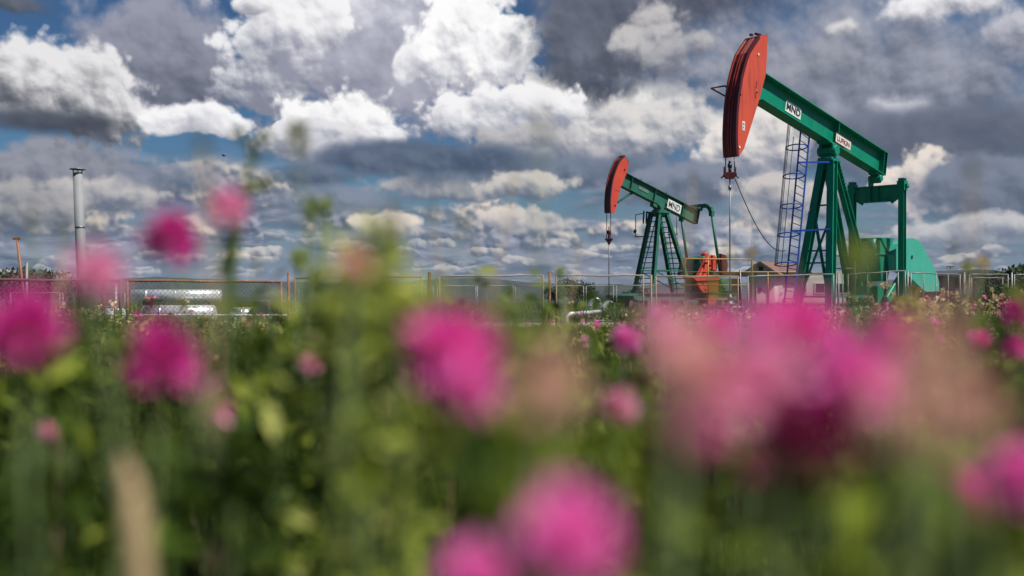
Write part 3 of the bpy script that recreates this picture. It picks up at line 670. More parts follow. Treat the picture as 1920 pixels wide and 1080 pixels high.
# wellhead of the large unit
wb = A.o + A.rot @ Vector((bx, by, 0))
WH = thing('wellhead', 'valved wellhead under the rod of the large pump jack, behind pink flowers', 'wellhead', (wb.x, wb.y, 0))
m = MB(); m.tube([(0, 0, 0), (0, 0, 0.75)], 0.11, 12); m.tube([(0, 0, 0.30), (0, 0, 0.36)], 0.2, 12); m.tube([(0, 0, 0.62), (0, 0, 0.68)], 0.18, 12); m.tube([(-0.5, 0, 0.5), (0.5, 0, 0.5)], 0.07, 10); m.build('casing', GAL, WH)
m = MB(); m.tube([(0, 0, 0.75), (0, 0, 1.0)], 0.08, 10); m.tube([(0, 0, 0.86), (0, 0, 0.92)], 0.12, 10); m.build('stuffing_box', STL, WH)
m = MB()
for sx_ in (-0.4, 0.4):
    m.tube([(sx_, 0, 0.5), (sx_, 0, 0.78)], 0.025, 6)
    m.tube([(sx_ + 0.11 * math.cos(a_), 0.11 * math.sin(a_), 0.78) for a_ in [k * math.pi / 5 for k in range(10)]], 0.014, 5, closed=True)
build_each(m, 'hand_wheel', REDD, WH)

# ladder with cage: stands beside the front legs
LY0, LY1 = 41.2, 40.6
def ladder_pts(pt_top, pt_bot, dY0, dY1): return at(*pt_top, dY0), at(*pt_bot, dY1)
lt, lb = at(1501.5, 243, 41.3), at(1468, 596, 40.9); rt, rb = at(1517.5, 255, 41.0), at(1486, 597, 40.6)
LAD = thing('caged_ladder', 'blue steel ladder with safety cage hoops, left of the large pump jack legs', 'ladder', (lb.x, lb.y, 0))
o0 = Vector((lb.x, lb.y, 0))
m = MB(); m.bar(lt - o0, Vector((lb.x, lb.y, 0.02)) - o0, 0.055, 0.06); m.bar(rt - o0, Vector((rb.x, rb.y, 0.02)) - o0, 0.055, 0.06); build_each(m, 'side_rail', BLU, LAD)
m = MB(); nr = 25
for i in range(nr):
    t = (i + 0.4) / nr; p = lt.lerp(lb, t) - o0; q = rt.lerp(rb, t) - o0; m.tube([p, q], 0.017, 5)
build_each(m, 'rung', BLU, LAD)
fwd = (rt - lt); fwd.z = 0; fwd.normalize(); side = Vector((-0.80, -0.60, 0))
hy = [271, 326, 383.5, 438, 494]
cage = []
for hp_ in hy:
    t = (hp_ - 243) / (596 - 243); p = lt.lerp(lb, t) - o0; q = rt.lerp(rb, t) - o0; c = (p + q) / 2
    m = MB(); pts = []
    ctr = c + Vector((-0.30, 0.0, 0)); 
    for k in range(20):
        a_ = 2 * math.pi * k / 20; pts.append(ctr + Vector((0.43 * math.cos(a_), 0.40 * math.sin(a_), -0.075 * math.sin(a_))))
    m.tube(pts, 0.026, 6, closed=True); m.build('cage_hoop', BLU, LAD); cage.append(ctr)
m = MB()
d_ = (cage[0] - cage[-1]).normalized()
for a_ in (140, 175, 205, 235):
    o_ = Vector((0.43 * math.cos(R(a_)), 0.40 * math.sin(R(a_)), 0)); m.tube([cage[-1] + o_ - d_ * 0.05, cage[0] + o_ + d_ * (1.15 if a_ != 235 else 0.4)], 0.015, 5)
build_each(m, 'cage_bar', mat('dark_blue_bar', (0.004, 0.010, 0.035), 0.6), LAD)
m = MB()
for py_, t_ in ((311, 0.07), (438, 0.53)):
    t = (py_ - 250) / (597 - 250); p = lt.lerp(lb, t) - o0; q = (A.o + A.rot @ L2(t_)) - o0; q.z = p.z + 0.08; m.bar(p, q, 0.09, 0.07)
build_each(m, 'stay_arm', BLU, LAD)
m = MB()
for t in (0.78, 0.90): p = lt.lerp(lb, t) - o0; q = rt.lerp(rb, t) - o0; m.bar(p + Vector((-0.04, 0, 0)), p + Vector((-0.04, 0, -0.3)), 0.09, 0.09)
build_each(m, 'rail_bracket', BLU, LAD)

# ================= the small unit
B = Rig(1243, 60.0, 40.0)
K = thing('pump_jack', 'smaller weathered green pump jack with ladder-like legs, left of the big one', 'pump jack', B.o, B.rz)
KH = 0.20
def z3(x, y): return (1100 + x / 3.373, 280 + y / 3.375)
npx = [z3(*p) for p in ((238, 40), (208, 72), (190, 112), (174, 155), (162, 200), (154, 250), (149, 300), (147, 350), (149, 402), (178, 402), (186, 372), (212, 250), (250, 160), (268, 88))]
hp = [B.loc(x, y, KH) for x, y in npx]
m = MB()
for a, b in ((KH - 0.02, KH), (-KH, -KH + 0.02)): m.prism(hp, 'y', a, b)
for i in range(9, 14):
    p, q = hp[i], hp[(i + 1) % 14]; m.bar((p[0] + 0.012, 0, p[1]), (q[0] + 0.012, 0, q[1]), 2 * KH - 0.044, 0.012, up=(1, 0, 0.01))
HB2 = m.build('horse_head', ORG, K)
fr = MB()
for i in range(0, 8):
    p, q = hp[i], hp[i + 1]; nrm = Vector((q[1] - p[1], 0, -(q[0] - p[0]))).normalized(); nrm = nrm if nrm.x > 0 else -nrm
    P_ = Vector((p[0], 0, p[1])); Q_ = Vector((q[0], 0, q[1]))
    for y0, y1, o0_, o1_ in ((-KH + 0.021, KH - 0.021, -0.04, -0.02), (KH + 0.001, KH + 0.03, -0.05, 0.03), (-KH - 0.03, -KH - 0.001, -0.05, 0.03)):
        vs = [Vector((0, y, 0)) + b_ + nrm * o_ for y in (y0, y1) for b_ in (P_, Q_) for o_ in (o0_, o1_)]
        fr.add(vs, [(0, 1, 3, 2), (4, 6, 7, 5), (0, 4, 5, 1), (2, 3, 7, 6), (0, 2, 6, 4), (1, 5, 7, 3)])
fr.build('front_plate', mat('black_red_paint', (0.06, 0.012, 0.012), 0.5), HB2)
m = MB(); p = hp[0]; q = hp[13]; m.bar((p[0], 0, p[1] + 0.02), (q[0], 0, q[1] + 0.06), 2 * KH, 0.05); m.build('top_cap', GRN2, HB2)
m = MB()
for c in ((240, 128), (180, 355)):
    x, z = B.loc(*z3(*c), KH); m.tube([(x, KH, z), (x, KH + 0.03, z)], 0.05, 8)
x, z = B.loc(*z3(195, 265), KH); m.bar((x - 0.2, KH + 0.003, z - 0.02), (x + 0.2, KH + 0.003, z + 0.06), 0.006, 0.02); build_each(m, 'bolt', REDD, HB2)
def bl(x, y): return V3(B.loc(*z3(x, y), 0), 0)
top = [bl(255, 160), bl(700, 385)]; bot = [bl(222, 236), bl(692, 480)]
ax2 = ((top[0] - top[1]).normalized() + (bot[0] - bot[1]).normalized()).normalized()
mh = (top[0] + bot[0]) / 2; mt = (top[1] + bot[1]) / 2; d2 = ((top[0] - bot[0]).length + (top[1] - bot[1]).length) / 2 * 0.95
a = mh + ax2 * 0.2; b = mt
up2 = Vector((-ax2.z, 0, ax2.x)); up2 = up2 if up2.z > 0 else -up2
RB2 = Matrix.Rotation(-math.atan2(ax2.z, ax2.x), 3, 'Y')
m = MB(); m.ibeam(a, b, 0.36, d2, 0.03)
for f in (0.0, 0.22, 0.60, 0.9):
    p = b + (a - b) * f
    for sy in (-1, 1): m.box(p + Vector((0, sy * 0.095, 0)), (0.025, 0.15, d2 - 0.065), RB2)
BEAM2 = m.build('walking_beam', GRN2, K)
m = MB()
for f in (0.78, 0.45, 0.06):
    p = b + (a - b) * f + up2 * (d2 / 2 + 0.03); m.tube([p - ax2 * 0.07, p - ax2 * 0.07 + up2 * 0.13, p + ax2 * 0.07 + up2 * 0.13, p + ax2 * 0.07], 0.02, 5)
build_each(m, 'lifting_eye', GRN2, BEAM2)
m = MB(); m.bar(bl(196, 335) , bl(300, 268), 0.12, 0.12); m.bar(bl(272, 262), bl(310, 272), 0.2, 0.10); m.build('head_strut', GRN2, K)
p = V3(B.loc(*z3(553, 362), 0.17), 0.19); m = MB(); m.box(p, (1.27, 0.012, 0.56), RB2); S2 = m.build('sign', WHT, BEAM2)
m = MB(); m.box(p - Vector((0, 0.03, 0)), (1.1, 0.05, 0.1), RB2); m.build('sign_bracket', GRN2, BEAM2)
ex = -(RB2 @ Vector((1, 0, 0))); ez = RB2 @ Vector((0, 0, 1))
lettering('MND', 0.56, 1.05, TXT, S2, Matrix(((ex.x, ez.x, 0, p.x), (ex.y, ez.y, 1, p.y + 0.011), (ex.z, ez.z, 0, p.z), (0, 0, 0, 1))), bold=0.006)
p = V3(B.loc(*z3(360, 255), 0.03), 0.03); m = MB(); m.box(p, (0.9, 0.02, 0.20), RB2); m.build('faded_plate', mat('faded_plate_paint', (0.10, 0.17, 0.14), 0.7), BEAM2)
# saddle, cap
m = MB(); c = bl(455, 372); m.tube([c + Vector((0, -0.3, 0)), c + Vector((0, 0.3, 0))], 0.16, 14); m.box(c + Vector((0.0, 0, 0.12)), (0.6, 0.42, 0.08), RB2); m.box(c + Vector((0, 0, -0.16)), (0.5, 0.62, 0.12))
m.box(bl(425, 355), (0.4, 0.3, 0.22), RB2)
m.build('saddle_bearing', GRN2, K, bevel=0.01)
AP = c + Vector((0, 0, -0.22)); m = MB(); m.box(AP + Vector((0, 0, -0.05)), (1.1, 0.95, 0.10)); m.box(AP + Vector((0, 0, -0.18)), (0.75, 0.7, 0.2)); m.build('post_cap', GRN2, K)
FZ = 0.95
bx2 = 1.75; by2 = 0.72
def KL(sx_, sy_, t): 
    a_ = AP + Vector((sx_ * 0.34, sy_ * 0.30, -0.1)); f_ = Vector((sx_ * bx2, sy_ * by2, FZ)); return a_.lerp(f_, t)
for sx_ in (1, -1):
    for sy_ in (1, -1):
        m = MB(); m.ibeam(KL(sx_, sy_, 0), KL(sx_, sy_, 1), 0.2, 0.24, 0.03, up=(0, 1, 0)); m.build('leg', GRN2, K)
    m = MB()
    for k in range(15): t = (k + 0.6) / 15.4; m.bar(KL(sx_, 1, t), KL(sx_, -1, t), 0.05, 0.05)
    m.bar(KL(sx_, 1, 0.0) + Vector((sx_ * 0.05, -0.05, 0)), KL(sx_, -1, 1.0) + Vector((sx_ * 0.05, 0.3, 0)), 0.05, 0.05)
    build_each(m, 'rung', GRN2, K)
m = MB()
for sy_ in (1, -1):
    m.bar(KL(1, sy_, 0.72), KL(-1, sy_, 0.72), 0.08, 0.08); m.bar(KL(1, sy_, 0.72), KL(-1, sy_, 0.95), 0.06, 0.06)
build_each(m, 'cross_brace', GRN2, K)
# small work platforms with rails at the top of the legs
m = MB(); w0, w1 = B.pt(*z3(310, 414), 60.3), B.pt(*z3(310, 552), 60.3); e0, e1 = B.pt(*z3(362, 405), 59.9), B.pt(*z3(362, 552), 59.9)
m.tube([w0, w1], 0.028, 6); m.tube([w0, e0], 0.028, 6); m.bar(w1, e1, 0.25, 0.05); m.bar(w1 + (w0 - w1) * 0.2, w1 + (w0 - w1) * 0.2 + Vector((0.12, 0, 0.1)), 0.1, 0.2); 
w0, w1 = B.pt(*z3(570, 420), 60.3), B.pt(*z3(570, 540), 60.3); e0, e1 = B.pt(*z3(530, 400), 60.1), B.pt(*z3(520, 540), 60.1)
m.tube([w0, w1], 0.028, 6); m.bar(w1, e1, 0.25, 0.05); build_each(m, 'work_platform', GRN2, K)
m = MB()
for px_, a_ in ((362, 390), (380, 392)): m.bar(B.pt(*z3(px_, a_), 59.8), B.pt(*z3(px_ - 4, 470), 59.8), 0.07, 0.07)
build_each(m, 'ladder_top', mat('blue_green_paint', (0.01, 0.06, 0.14), 0.5), K)
# skid on piers
m = MB()
for sy_ in (-1, 1):
    m.ibeam((3.0, sy_ * 0.72, 0.72), (-6.2, sy_ * 0.72, 0.72), 0.26, 0.42, 0.03)
for xx in (2.8, 1.75, 0, -1.75, -3.6, -5.8): m.bar((xx, -0.7, 0.72), (xx, 0.7, 0.72), 0.2, 0.3)
m.prism([(3.1, 0.93), (3.4, 0.8), (3.4, 0.62), (3.0, 0.52), (2.4, 0.52), (2.4, 0.93)], 'y', -0.8, 0.8)
m.build('skid', GRN2, K)
m = MB()
for xx in (2.2, -1.0, -4.6):
    for sy_ in (-1, 1): m.box((xx, sy_ * 0.72, 0.25), (0.34, 0.4, 0.52))
build_each(m, 'pier', DRKC, K)
# reducer, pitmans with curved equaliser, cranks
rx = -3.45
m = MB(); t0 = 3.25
m.prism([(rx - 0.75, 1.0), (rx + 0.75, 1.0), (rx + 0.85, 2.1), (rx + 0.55, t0 - 0.15), (rx + 0.1, t0), (rx - 0.6, t0 - 0.1), (rx - 0.85, 2.2)], 'y', -0.55, 0.55)
m.box((rx, 0, 2.1), (1.85, 1.25, 0.08)); m.box((rx, 0, 1.0), (1.7, 1.2, 0.08))
for yy in (-0.3, 0.0, 0.3): m.prism([(rx + 0.75, 1.05), (rx + 0.95, 1.05), (rx + 0.95, 2.05), (rx + 0.84, 2.05)], 'y', yy - 0.03, yy + 0.03)
RD = m.build('gear_reducer', GRN2, K, bevel=0.02)
m = MB(); m.tube([(rx - 0.2, 0.2, t0 - 0.05), (rx - 0.2, 0.2, t0 + 0.22)], 0.22, 10); m.bar((rx - 0.6, 0.2, t0 + 0.14), (rx + 0.3, 0.2, t0 + 0.14), 0.1, 0.06); m.build('breather_cap', ORG, RD, bevel=0.01)
eqx = b.x - 0.05
pl, pr = B.locx(*z3(605, 440), rx + 0.3), B.locx(*z3(790, 400), rx + 0.3)
m = MB(); ep = bl(690, 388)
ez2 = ep.z + 0.15
mm_ = [B.locx(*z3(600, 440), eqx), B.locx(*z3(640, 372), eqx), B.locx(*z3(690, 362), eqx), B.locx(*z3(765, 356), eqx), B.locx(*z3(785, 378), eqx), B.locx(*z3(792, 400), eqx)]
mm_[0] = (mm_[0][0], mm_[0][1])
for p, q in zip(mm_[1:], mm_[2:]): m.bar((eqx, p[0], p[1]), (eqx, q[0], q[1]), 0.26, 0.24, up=(0, 0.2, 1))
m.bar((eqx, mm_[1][0], mm_[1][1]), (eqx, mm_[0][0] + 0.05, mm_[1][1] - 0.3), 0.24, 0.22)
m.tube([(eqx + 0.1, mm_[3][0] - 0.9, mm_[3][1] - 0.18), (eqx + 0.1, mm_[3][0] - 0.4, mm_[3][1] - 0.18)], 0.14, 10)
m.build('equaliser', GRN2, K)
for (top_, bot_) in (((600, 435), (636, 680)), ((790, 402), (842, 740))):
    p = B.locx(*z3(*top_), eqx); q = B.locx(*z3(*bot_), rx)
    m = MB(); m.tube([(eqx, p[0], p[1]), (rx, q[0], q[1] - 0.3)], 0.085, 10); m.box((eqx, p[0], p[1] - 0.05), (0.26, 0.24, 0.3)); m.build('pitman', GRN2, K)
# red crank with counterweight on the near side, dark one on the far side
m = MB(); cy = 0.95
cr = [B.loc(*z3(*p), cy) for p in ((745, 700), (762, 672), (800, 668), (815, 700), (812, 770), (770, 760), (742, 800), (700, 800), (728, 740))]
m.prism(cr, 'y', cy - 0.16, cy + 0.16); 
CK = m.build('crank', ORG, K, bevel=0.03)
cw = [B.loc(*z3(*p), cy) for p in ((640, 812), (665, 800), (800, 795), (812, 815), (806, 830), (660, 835))]
m = MB(); m.prism(cw, 'y', cy - 0.42, cy + 0.42)
cw = [B.loc(*z3(*p), cy) for p in ((664, 835), (806, 830), (806, 908), (710, 908), (690, 888))]
m.prism(cw, 'y', cy - 0.34, cy + 0.34)
CW = m.build('counterweight', ORG, CK, bevel=0.02)
m = MB(); cw = [B.loc(*z3(*p), cy) for p in ((742, 910), (806, 910), (806, 985), (750, 985))]; m.prism(cw, 'y', cy - 0.25, cy + 0.25); m.build('belt_cover', ORG, K, bevel=0.03)
m = MB()
for c in ((762, 720), (790, 735), (752, 778), (735, 850), (750, 890)):
    x, z = B.loc(*z3(*c), cy + 0.35); m.tube([(x, cy + 0.15, z), (x, cy + 0.37, z)], 0.06, 8)
build_each(m, 'bolt', REDD, CK)
m = MB(); cr = [B.loc(*z3(*p), cy) for p in ((812, 660), (848, 672), (858, 730), (852, 790), (818, 800))]; m.prism(cr, 'y', cy + 0.25, cy + 0.45); m.build('crank', REDD, K, bevel=0.02)
m = MB(); cy = -1.0; cr = [B.loc(*z3(*p), cy) for p in ((600, 690), (622, 684), (650, 720), (612, 790), (582, 800), (592, 745))]; m.prism(cr, 'y', cy - 0.15, cy + 0.15); m.build('crank', RSTD, K, bevel=0.03)
m = MB(); m.box((-5.3, 0.2, 1.45), (1.1, 0.8, 0.8)); m.tube([(-5.0, 0.2, 1.5), (-5.0, 0.75, 1.5)], 0.3, 14); m.build('motor', GRN2, K, bevel=0.03)
# rod string
q = B.pt(*z3(141, 570), 57.2)
m = MB()
for px_ in (127, 152): m.tube([B.pt(*z3(px_, 404), 57.2), B.pt(*z3(px_, 566), 57.2)], 0.022, 6)
build_each(m, 'bridle_rope', BLK, K)
m = MB()
m.tube([Vector((0, 0, 0.30)), Vector((0, 0, 0.52))], 0.11, 8); m.tube([Vector((0, 0, 0.52)), Vector((0, 0, 0.75))], 0.035, 6); m.tube([Vector((0, 0, 0.0)), Vector((0, 0, 0.3))], 0.06, 8)
m.box((0, 0, 0.0), (0.20, 0.44, 0.12)); m.box((0, 0, -0.1), (0.14, 0.3, 0.08)); m.tube([Vector((0, 0, -0.28)), Vector((0, 0, -0.1))], 0.09, 8)
o = m.build('carrier_bar', REDD, K, bevel=0.01); o.location = q; o.rotation_euler = (0, 0, R(40))
m = MB(); m.tube([q - Vector((0, 0, 0.1)), Vector((q.x, q.y, 0.95))], 0.028, 8); m.build('polished_rod', STL, K)
wb2 = B.o + B.rot @ Vector((q.x, q.y, 0))
WH2 = thing('wellhead', 'dark wellhead below the rod of the small pump jack, beside silver pipe bends', 'wellhead', (wb2.x, wb2.y, 0))
m = MB(); m.tube([(0, 0, 0), (0, 0, 0.6)], 0.13, 12); m.tube([(0, 0, 0.45), (0, 0, 0.52)], 0.22, 12); m.tube([(-0.1, 0, 0.3), (0.6, 0, 0.3)], 0.06, 8); m.build('casing', STL, WH2)
m = MB(); m.tube([(0, 0, 0.6), (0, 0, 0.98)], [0.09, 0.06], 10); m.box((0, 0, 0.78), (0.42, 0.1, 0.1)); m.build('stuffing_box', BLK, WH2)
m = MB(); m.tube([(0.45, 0, 0.3), (0.45, 0, 0.55)], 0.025, 6); m.tube([(0.45 + 0.12 * math.cos(a_), 0.12 * math.sin(a_), 0.55) for a_ in [k * math.pi / 5 for k in range(10)]], 0.016, 5, closed=True); build_each(m, 'hand_wheel', REDD, WH2)

# ------------------------------------------------------------------ ground and far country
def ground_z(x, y):
    """a low bank carries the camera; the well site beyond it is flat"""
    t = max(0.0, min(1.0, (20 - y) / 14)); t = t * t * (3 - 2 * t)
    z = 0.42 * t
    if y > 70: u = min(1.0, (y - 70) / 600); z -= 58 * (1 - math.cos(u * math.pi)) / 2 + 0.0
    return z
def grid(name, xs, ys, zf, m, kind='structure', parent=None):
    nx, ny = len(xs), len(ys); vs = [(x, y, zf(x, y)) for y in ys for x in xs]
    fs = [(j * nx + i, j * nx + i + 1, (j + 1) * nx + i + 1, (j + 1) * nx + i) for j in range(ny - 1) for i in range(nx - 1)]
    me = bpy.data.meshes.new(name); me.from_pydata(vs, [], fs); me.polygons.foreach_set('use_smooth', [True] * len(fs)); me.materials.append(m)
    o = bpy.data.objects.new(name, me); COL.objects.link(o); return tag(o, kind=kind) if kind else o
GND = mat('meadow_soil', (0.040, 0.055, 0.018), 0.95, var=0.3, scale=0.6, col2=(0.13, 0.11, 0.06), thr=0.55, soft=0.2, bump=0.5, bscale=3)
xs = [-9000, -3000, -1000, -400, -150, -80] + [x * 2.0 for x in range(-25, 26)] + [80, 150, 400, 1000, 3000, 9000]
ys = [-9000, -2000, -300, -50, -10, -4, -2, -1] + [0.5 * k for k in range(0, 60)] + [31, 34, 40, 60, 70, 80, 95, 110, 130, 160, 200, 260, 330, 420, 520, 640, 800, 1200, 3000, 9000]
grid('ground', xs, ys, lambda x, y: ground_z(x, y), GND)
GRV = mat('pale_gravel', (0.40, 0.37, 0.31), 0.95, var=0.25, scale=3, col2=(0.16, 0.17, 0.08), thr=0.56, soft=0.12)
m = MB(); m.add([(-6.5, 29.2, 0.012), (9.0, 33.5, 0.012), (9.5, 37.0, 0.012), (-6.0, 34.0, 0.012)], [(0, 1, 2, 3)]); tag(m.build('gravel_path', GRV), kind='structure')

def ridge(name, y0, h, seed, x0, x1, m, prof, depth=600):
    """a low range of wooded hills with real depth"""
    rr = random.Random(seed); n = 130; ph = [rr.uniform(0, 6.28) for _ in range(6)]
    rows = [(0, 0.0), (0.25, 0.55), (0.5, 1.0), (0.75, 0.7), (1.0, 0.0)]; vs = []; fs = []
    for (t, k) in rows:
        for i in range(n + 1):
            x = x0 + (x1 - x0) * i / n; u = x / y0
            hh = prof(u) * h + h * 0.05 * math.sin(u * 31 + ph[0]) + h * 0.03 * math.sin(u * 83 + ph[1]) + h * 0.018 * math.sin(u * 190 + ph[2]) 
            vs.append((x, y0 + t * depth, -62.0 + max(0.0, hh + 60.0) * k))
    for j in range(len(rows) - 1):
        for i in range(n): fs.append((j * (n + 1) + i, j * (n + 1) + i + 1, (j + 1) * (n + 1) + i + 1, (j + 1) * (n + 1) + i))
    me = bpy.data.meshes.new(name); me.from_pydata(vs, [], fs); me.polygons.foreach_set('use_smooth', [True] * len(fs)); me.materials.append(m)
    o = bpy.data.objects.new(name, me); COL.objects.link(o); return tag(o, kind='structure')
HIL = mat('wooded_hills', (0.014, 0.024, 0.016), 0.95, var=0.35, scale=0.012, col2=(0.10, 0.10, 0.045), thr=0.60, soft=0.03)
def bump_(u, c, w, a): return a * math.exp(-((u - c) / w) ** 2)
ridge('hills', 3600, 52, 3, -3600, 3600, HIL, lambda u: 0.30 + bump_(u, -0.06, 0.07, 0.55) + bump_(u, -0.40, 0.16, 0.55) + bump_(u, 0.45, 0.2, 0.35) + bump_(u, 0.12, 0.1, 0.08), 900)
ridge('hills', 1500, 18, 5, -1500, 1500, HIL, lambda u: -0.75 + bump_(u, -0.5, 0.13, 0.9) + bump_(u, 0.5, 0.12, 0.5), 400)
# bushes and trees between the site and the hills
BUSH = mat('bush_leaves', (0.035, 0.062, 0.018), 0.75, var=0.4, scale=2.0, trans=0.25)
BARK = mat('bark', (0.06, 0.045, 0.03), 0.9)
def leaf_cloud(n, seed, size, blobs):
    """n small leaf faces spread through several lobes"""
    rg = np.random.default_rng(seed); c = np.array([b[:3] for b in blobs]); r = np.array([b[3:6] for b in blobs])
    k = rg.integers(0, len(blobs), n); d = rg.normal(size=(n, 3)); d /= np.linalg.norm(d, axis=1)[:, None]
    p = c[k] + d * r[k] * (rg.random(n) ** 0.45)[:, None]; p = p[p[:, 2] > 0.02]; n = len(p)
    u = rg.normal(size=(n, 3)); u /= np.linalg.norm(u, axis=1)[:, None]; w = rg.normal(size=(n, 3)); w = np.cross(u, w); w /= np.linalg.norm(w, axis=1)[:, None]
    s = (size * (0.6 + 0.8 * rg.random(n)))[:, None]
    v = np.stack([p - u * s, p + w * s * 0.5, p + u * s, p - w * s * 0.5], 1).reshape(-1, 3)
    return v, np.arange(4 * n).reshape(-1, 4)
def np_mesh(name, v, f, mt, parent=None, attr=None, smooth=False):
    me = bpy.data.meshes.new(name); n = len(v); q = f.shape[1]
    me.vertices.add(n); me.vertices.foreach_set('co', np.asarray(v, np.float32).ravel())
    me.loops.add(f.size); me.loops.foreach_set('vertex_index', f.ravel().astype(np.int32))
    me.polygons.add(len(f)); me.polygons.foreach_set('loop_start', np.arange(0, f.size, q, dtype=np.int32)); me.polygons.foreach_set('loop_total', np.full(len(f), q, np.int32))
    if smooth: me.polygons.foreach_set('use_smooth', np.ones(len(f), bool))
    me.update(calc_edges=True)
    if attr is not None:
        ca = me.color_attributes.new('tint', 'FLOAT_COLOR', 'POINT'); a4 = np.ones((n, 4), np.float32); a4[:, :3] = attr; ca.data.foreach_set('color', a4.ravel())
    me.materials.append(mt); o = bpy.data.objects.new(name, me); COL.objects.link(o)
    if parent is not None: o.parent = parent
    return o
def bush(name, label, cat, px, Y, w, h, seed, group=None, n=2600, trunk=False, size=0.10):
    rr = random.Random(seed); p = at(px, 540, Y); t = thing(name, label, cat, (p.x, Y, 0), 0, group)
    bl_ = [(rr.uniform(-.35, .35) * w, rr.uniform(-.3, .3) * w, h * rr.uniform(0.35, 0.75), w * rr.uniform(.16, .3), w * rr.uniform(.16, .3), h * rr.uniform(.18, .32)) for _ in range(9)]
    v, f = leaf_cloud(n, seed, size, bl_); np_mesh('crown' if trunk else 'foliage', v, f, BUSH, t)
    m = MB()
    for k in range(3): m.tube([(rr.uniform(-.04, .04) * w, 0, 0), (rr.uniform(-.1, .1) * w, 0, h * 0.3), bl_[k][:3]], [0.03 * h ** .5 * 2, 0.035, 0.015], 6)
    m.build('trunk' if trunk else 'stem', BARK, t); return t
bush('bush', 'dark green bush behind the fence, left of the silver pipe bends', 'bush', 1075, 64, 3.6, 1.9, 3)
bush('bush', 'broad dark bush inside the fence near the right edge, before the grey hall', 'bush', 1858, 38, 2.4, 1.5, 4, size=0.06)
bush('bush', 'low bush below the raised end of the smaller pump jack', 'bush', 1185, 66, 3.2, 1.2, 7, n=1500)
bush('bush', 'rounded dark bush behind the silver vessel at far left', 'bush', 25, 60, 8, 2.8, 8, n=3500, size=0.14)
bush('tree', 'dark tree on the skyline at the far right edge', 'tree', 1912, 66, 5, 2.8, 27, n=2400, trunk=True, size=0.18)

# ------------------------------------------------------------------ the wire fence of framed panels
FY1 = 25.0; FU = 0.089; FD = 251.0 / FPX; FX1 = -420 / FPX
def fence_at(px):
    """distance of the fence line where it crosses a pixel column"""
    t = (px - 960) / FPX; k = (t - FX1) / (FD - t * FU); return FY1 * (1 + FU * k)
def chain(m, a, b, z0, z1, pitch=0.11, r=0.0042):
    """diamond mesh of crossing wires inside a rectangle from a to b"""
    a = Vector(a); b = Vector(b); L = (b - a).length; d = (b - a) / L; H = z1 - z0; s = -H
    while s < L:
        for dr in (1, -1):
            s0, s1 = max(s, 0.0), min(s + H, L)
            if s1 - s0 > 0.02:
                if dr > 0: za, zb = z0 + (s0 - s), z0 + (s1 - s)
                else: za, zb = z1 - (s0 - s), z1 - (s1 - s)
                p = a + d * s0; q = a + d * s1; m.tube([(p.x, p.y + dr * 0.003, za), (q.x, q.y + dr * 0.003, zb)], r, 3, caps=False)
        s += pitch
def panel(x0, x1, yt0, yt1, ybot, label, mt=PIPE, rod=0.026, mids=(), mesh=True, Yoff=0.0, group='framed wire panels of the site fence', name='fence', Ya=None, Yb=None, bars=0, zbot=None, midrail=False):
    Ya = Ya or fence_at(x0) + Yoff; Yb = Yb or fence_at(x1) + Yoff
    p, q = at(x0, yt0, Ya), at(x1, yt1, Yb); zb0 = at(x0, ybot, Ya).z if zbot is None else zbot; zb0 = max(zb0, 0.06)
    o = Vector((p.x, p.y, 0)); t = thing(name, label, 'fence panel', o, 0, group)
    P = lambda v, z: (v.x - o.x, v.y - o.y, z)
    m = MB(); zj = [0, .012, -.006, .008, 0]
    top_ = [(p.x - o.x + (q.x - p.x) * k / 4, p.y - o.y + (q.y - p.y) * k / 4, p.z + (q.z - p.z) * k / 4 + zj[k]) for k in range(5)]
    m.tube(top_, rod, 8); m.tube([P(p, zb0), P(q, zb0)], rod, 8)
    m.tube([P(p, zb0 - 0.02), P(p, p.z + 0.01)], rod, 8); m.tube([P(q, zb0 - 0.02), P(q, q.z + 0.01)], rod, 8)
    if midrail: zm = (zb0 + p.z) / 2; m.tube([P(p, zm), P(q, zm)], rod * 0.7, 6)
    m.build('frame', mt, t)
    for k in range(bars):
        f = (k + 1) / (bars + 1); v = p.lerp(q, f); mb_ = MB(); mb_.tube([P(v, zb0), P(v, v.z + 0.02)], rod * 0.75, 6); mb_.build('bar', mt, t)
    if mesh:
        m = MB(); chain(m, P(p, 0), P(q, 0), zb0 + 0.03, min(p.z, q.z) - 0.02); m.build('wire_mesh', WIRE, t, fix=False)
    return t
def post(px, ytop, label, mt=RST, r=0.042, Y=None, lean=0.0, group='posts of the site fence', name='fence_post', cap=True):
    Y = Y or fence_at(px); p = at(px, ytop, Y); o = Vector((p.x, p.y, 0)); m = MB()
    m.tube([(0, 0, -0.2), (lean, 0, p.z)], r, 10)
    if cap: m.sphere((lean, 0, p.z), r * 1.08, 8, 5, (1, 1, .5))
    ob = m.build(name, mt); ob.location = o; return tag(ob, label, 'fence post', group)
PD = mat('dark_fence_frame', (0.075, 0.045, 0.035), 0.8, var=0.3, scale=5, col2=(0.2, 0.12, 0.07), thr=0.6)
panel(-60, 226, 525, 526, 634, 'dark rusty fence panel at far left, in front of the vent stack foot', PD, 0.034)
panel(239, 527, 526.5, 528.5, 626, 'rusty framed wire panel in front of the long silver vessel', RST, 0.030)
panel(553, 790, 522, 519, 622, 'rusty fence panel left of the dark red post, half behind blurred green leaves', RST)
panel(824, 1018, 518.5, 516.5, 617, 'cream and rust framed wire panel right of the dark red post', PIPE)
panel(1043, 1206, 517, 516.5, 612, 'cream framed wire panel below the rod of the smaller pump jack', PIPE)
panel(1230, 1384, 518, 518.5, 612, 'thin cream framed panel in front of the orange counterweight', PIPE, 0.022)
panel(1402, 1563, 518.5, 514, 618, 'grey framed wire panel in front of the pale shed wall', GAL, 0.026)
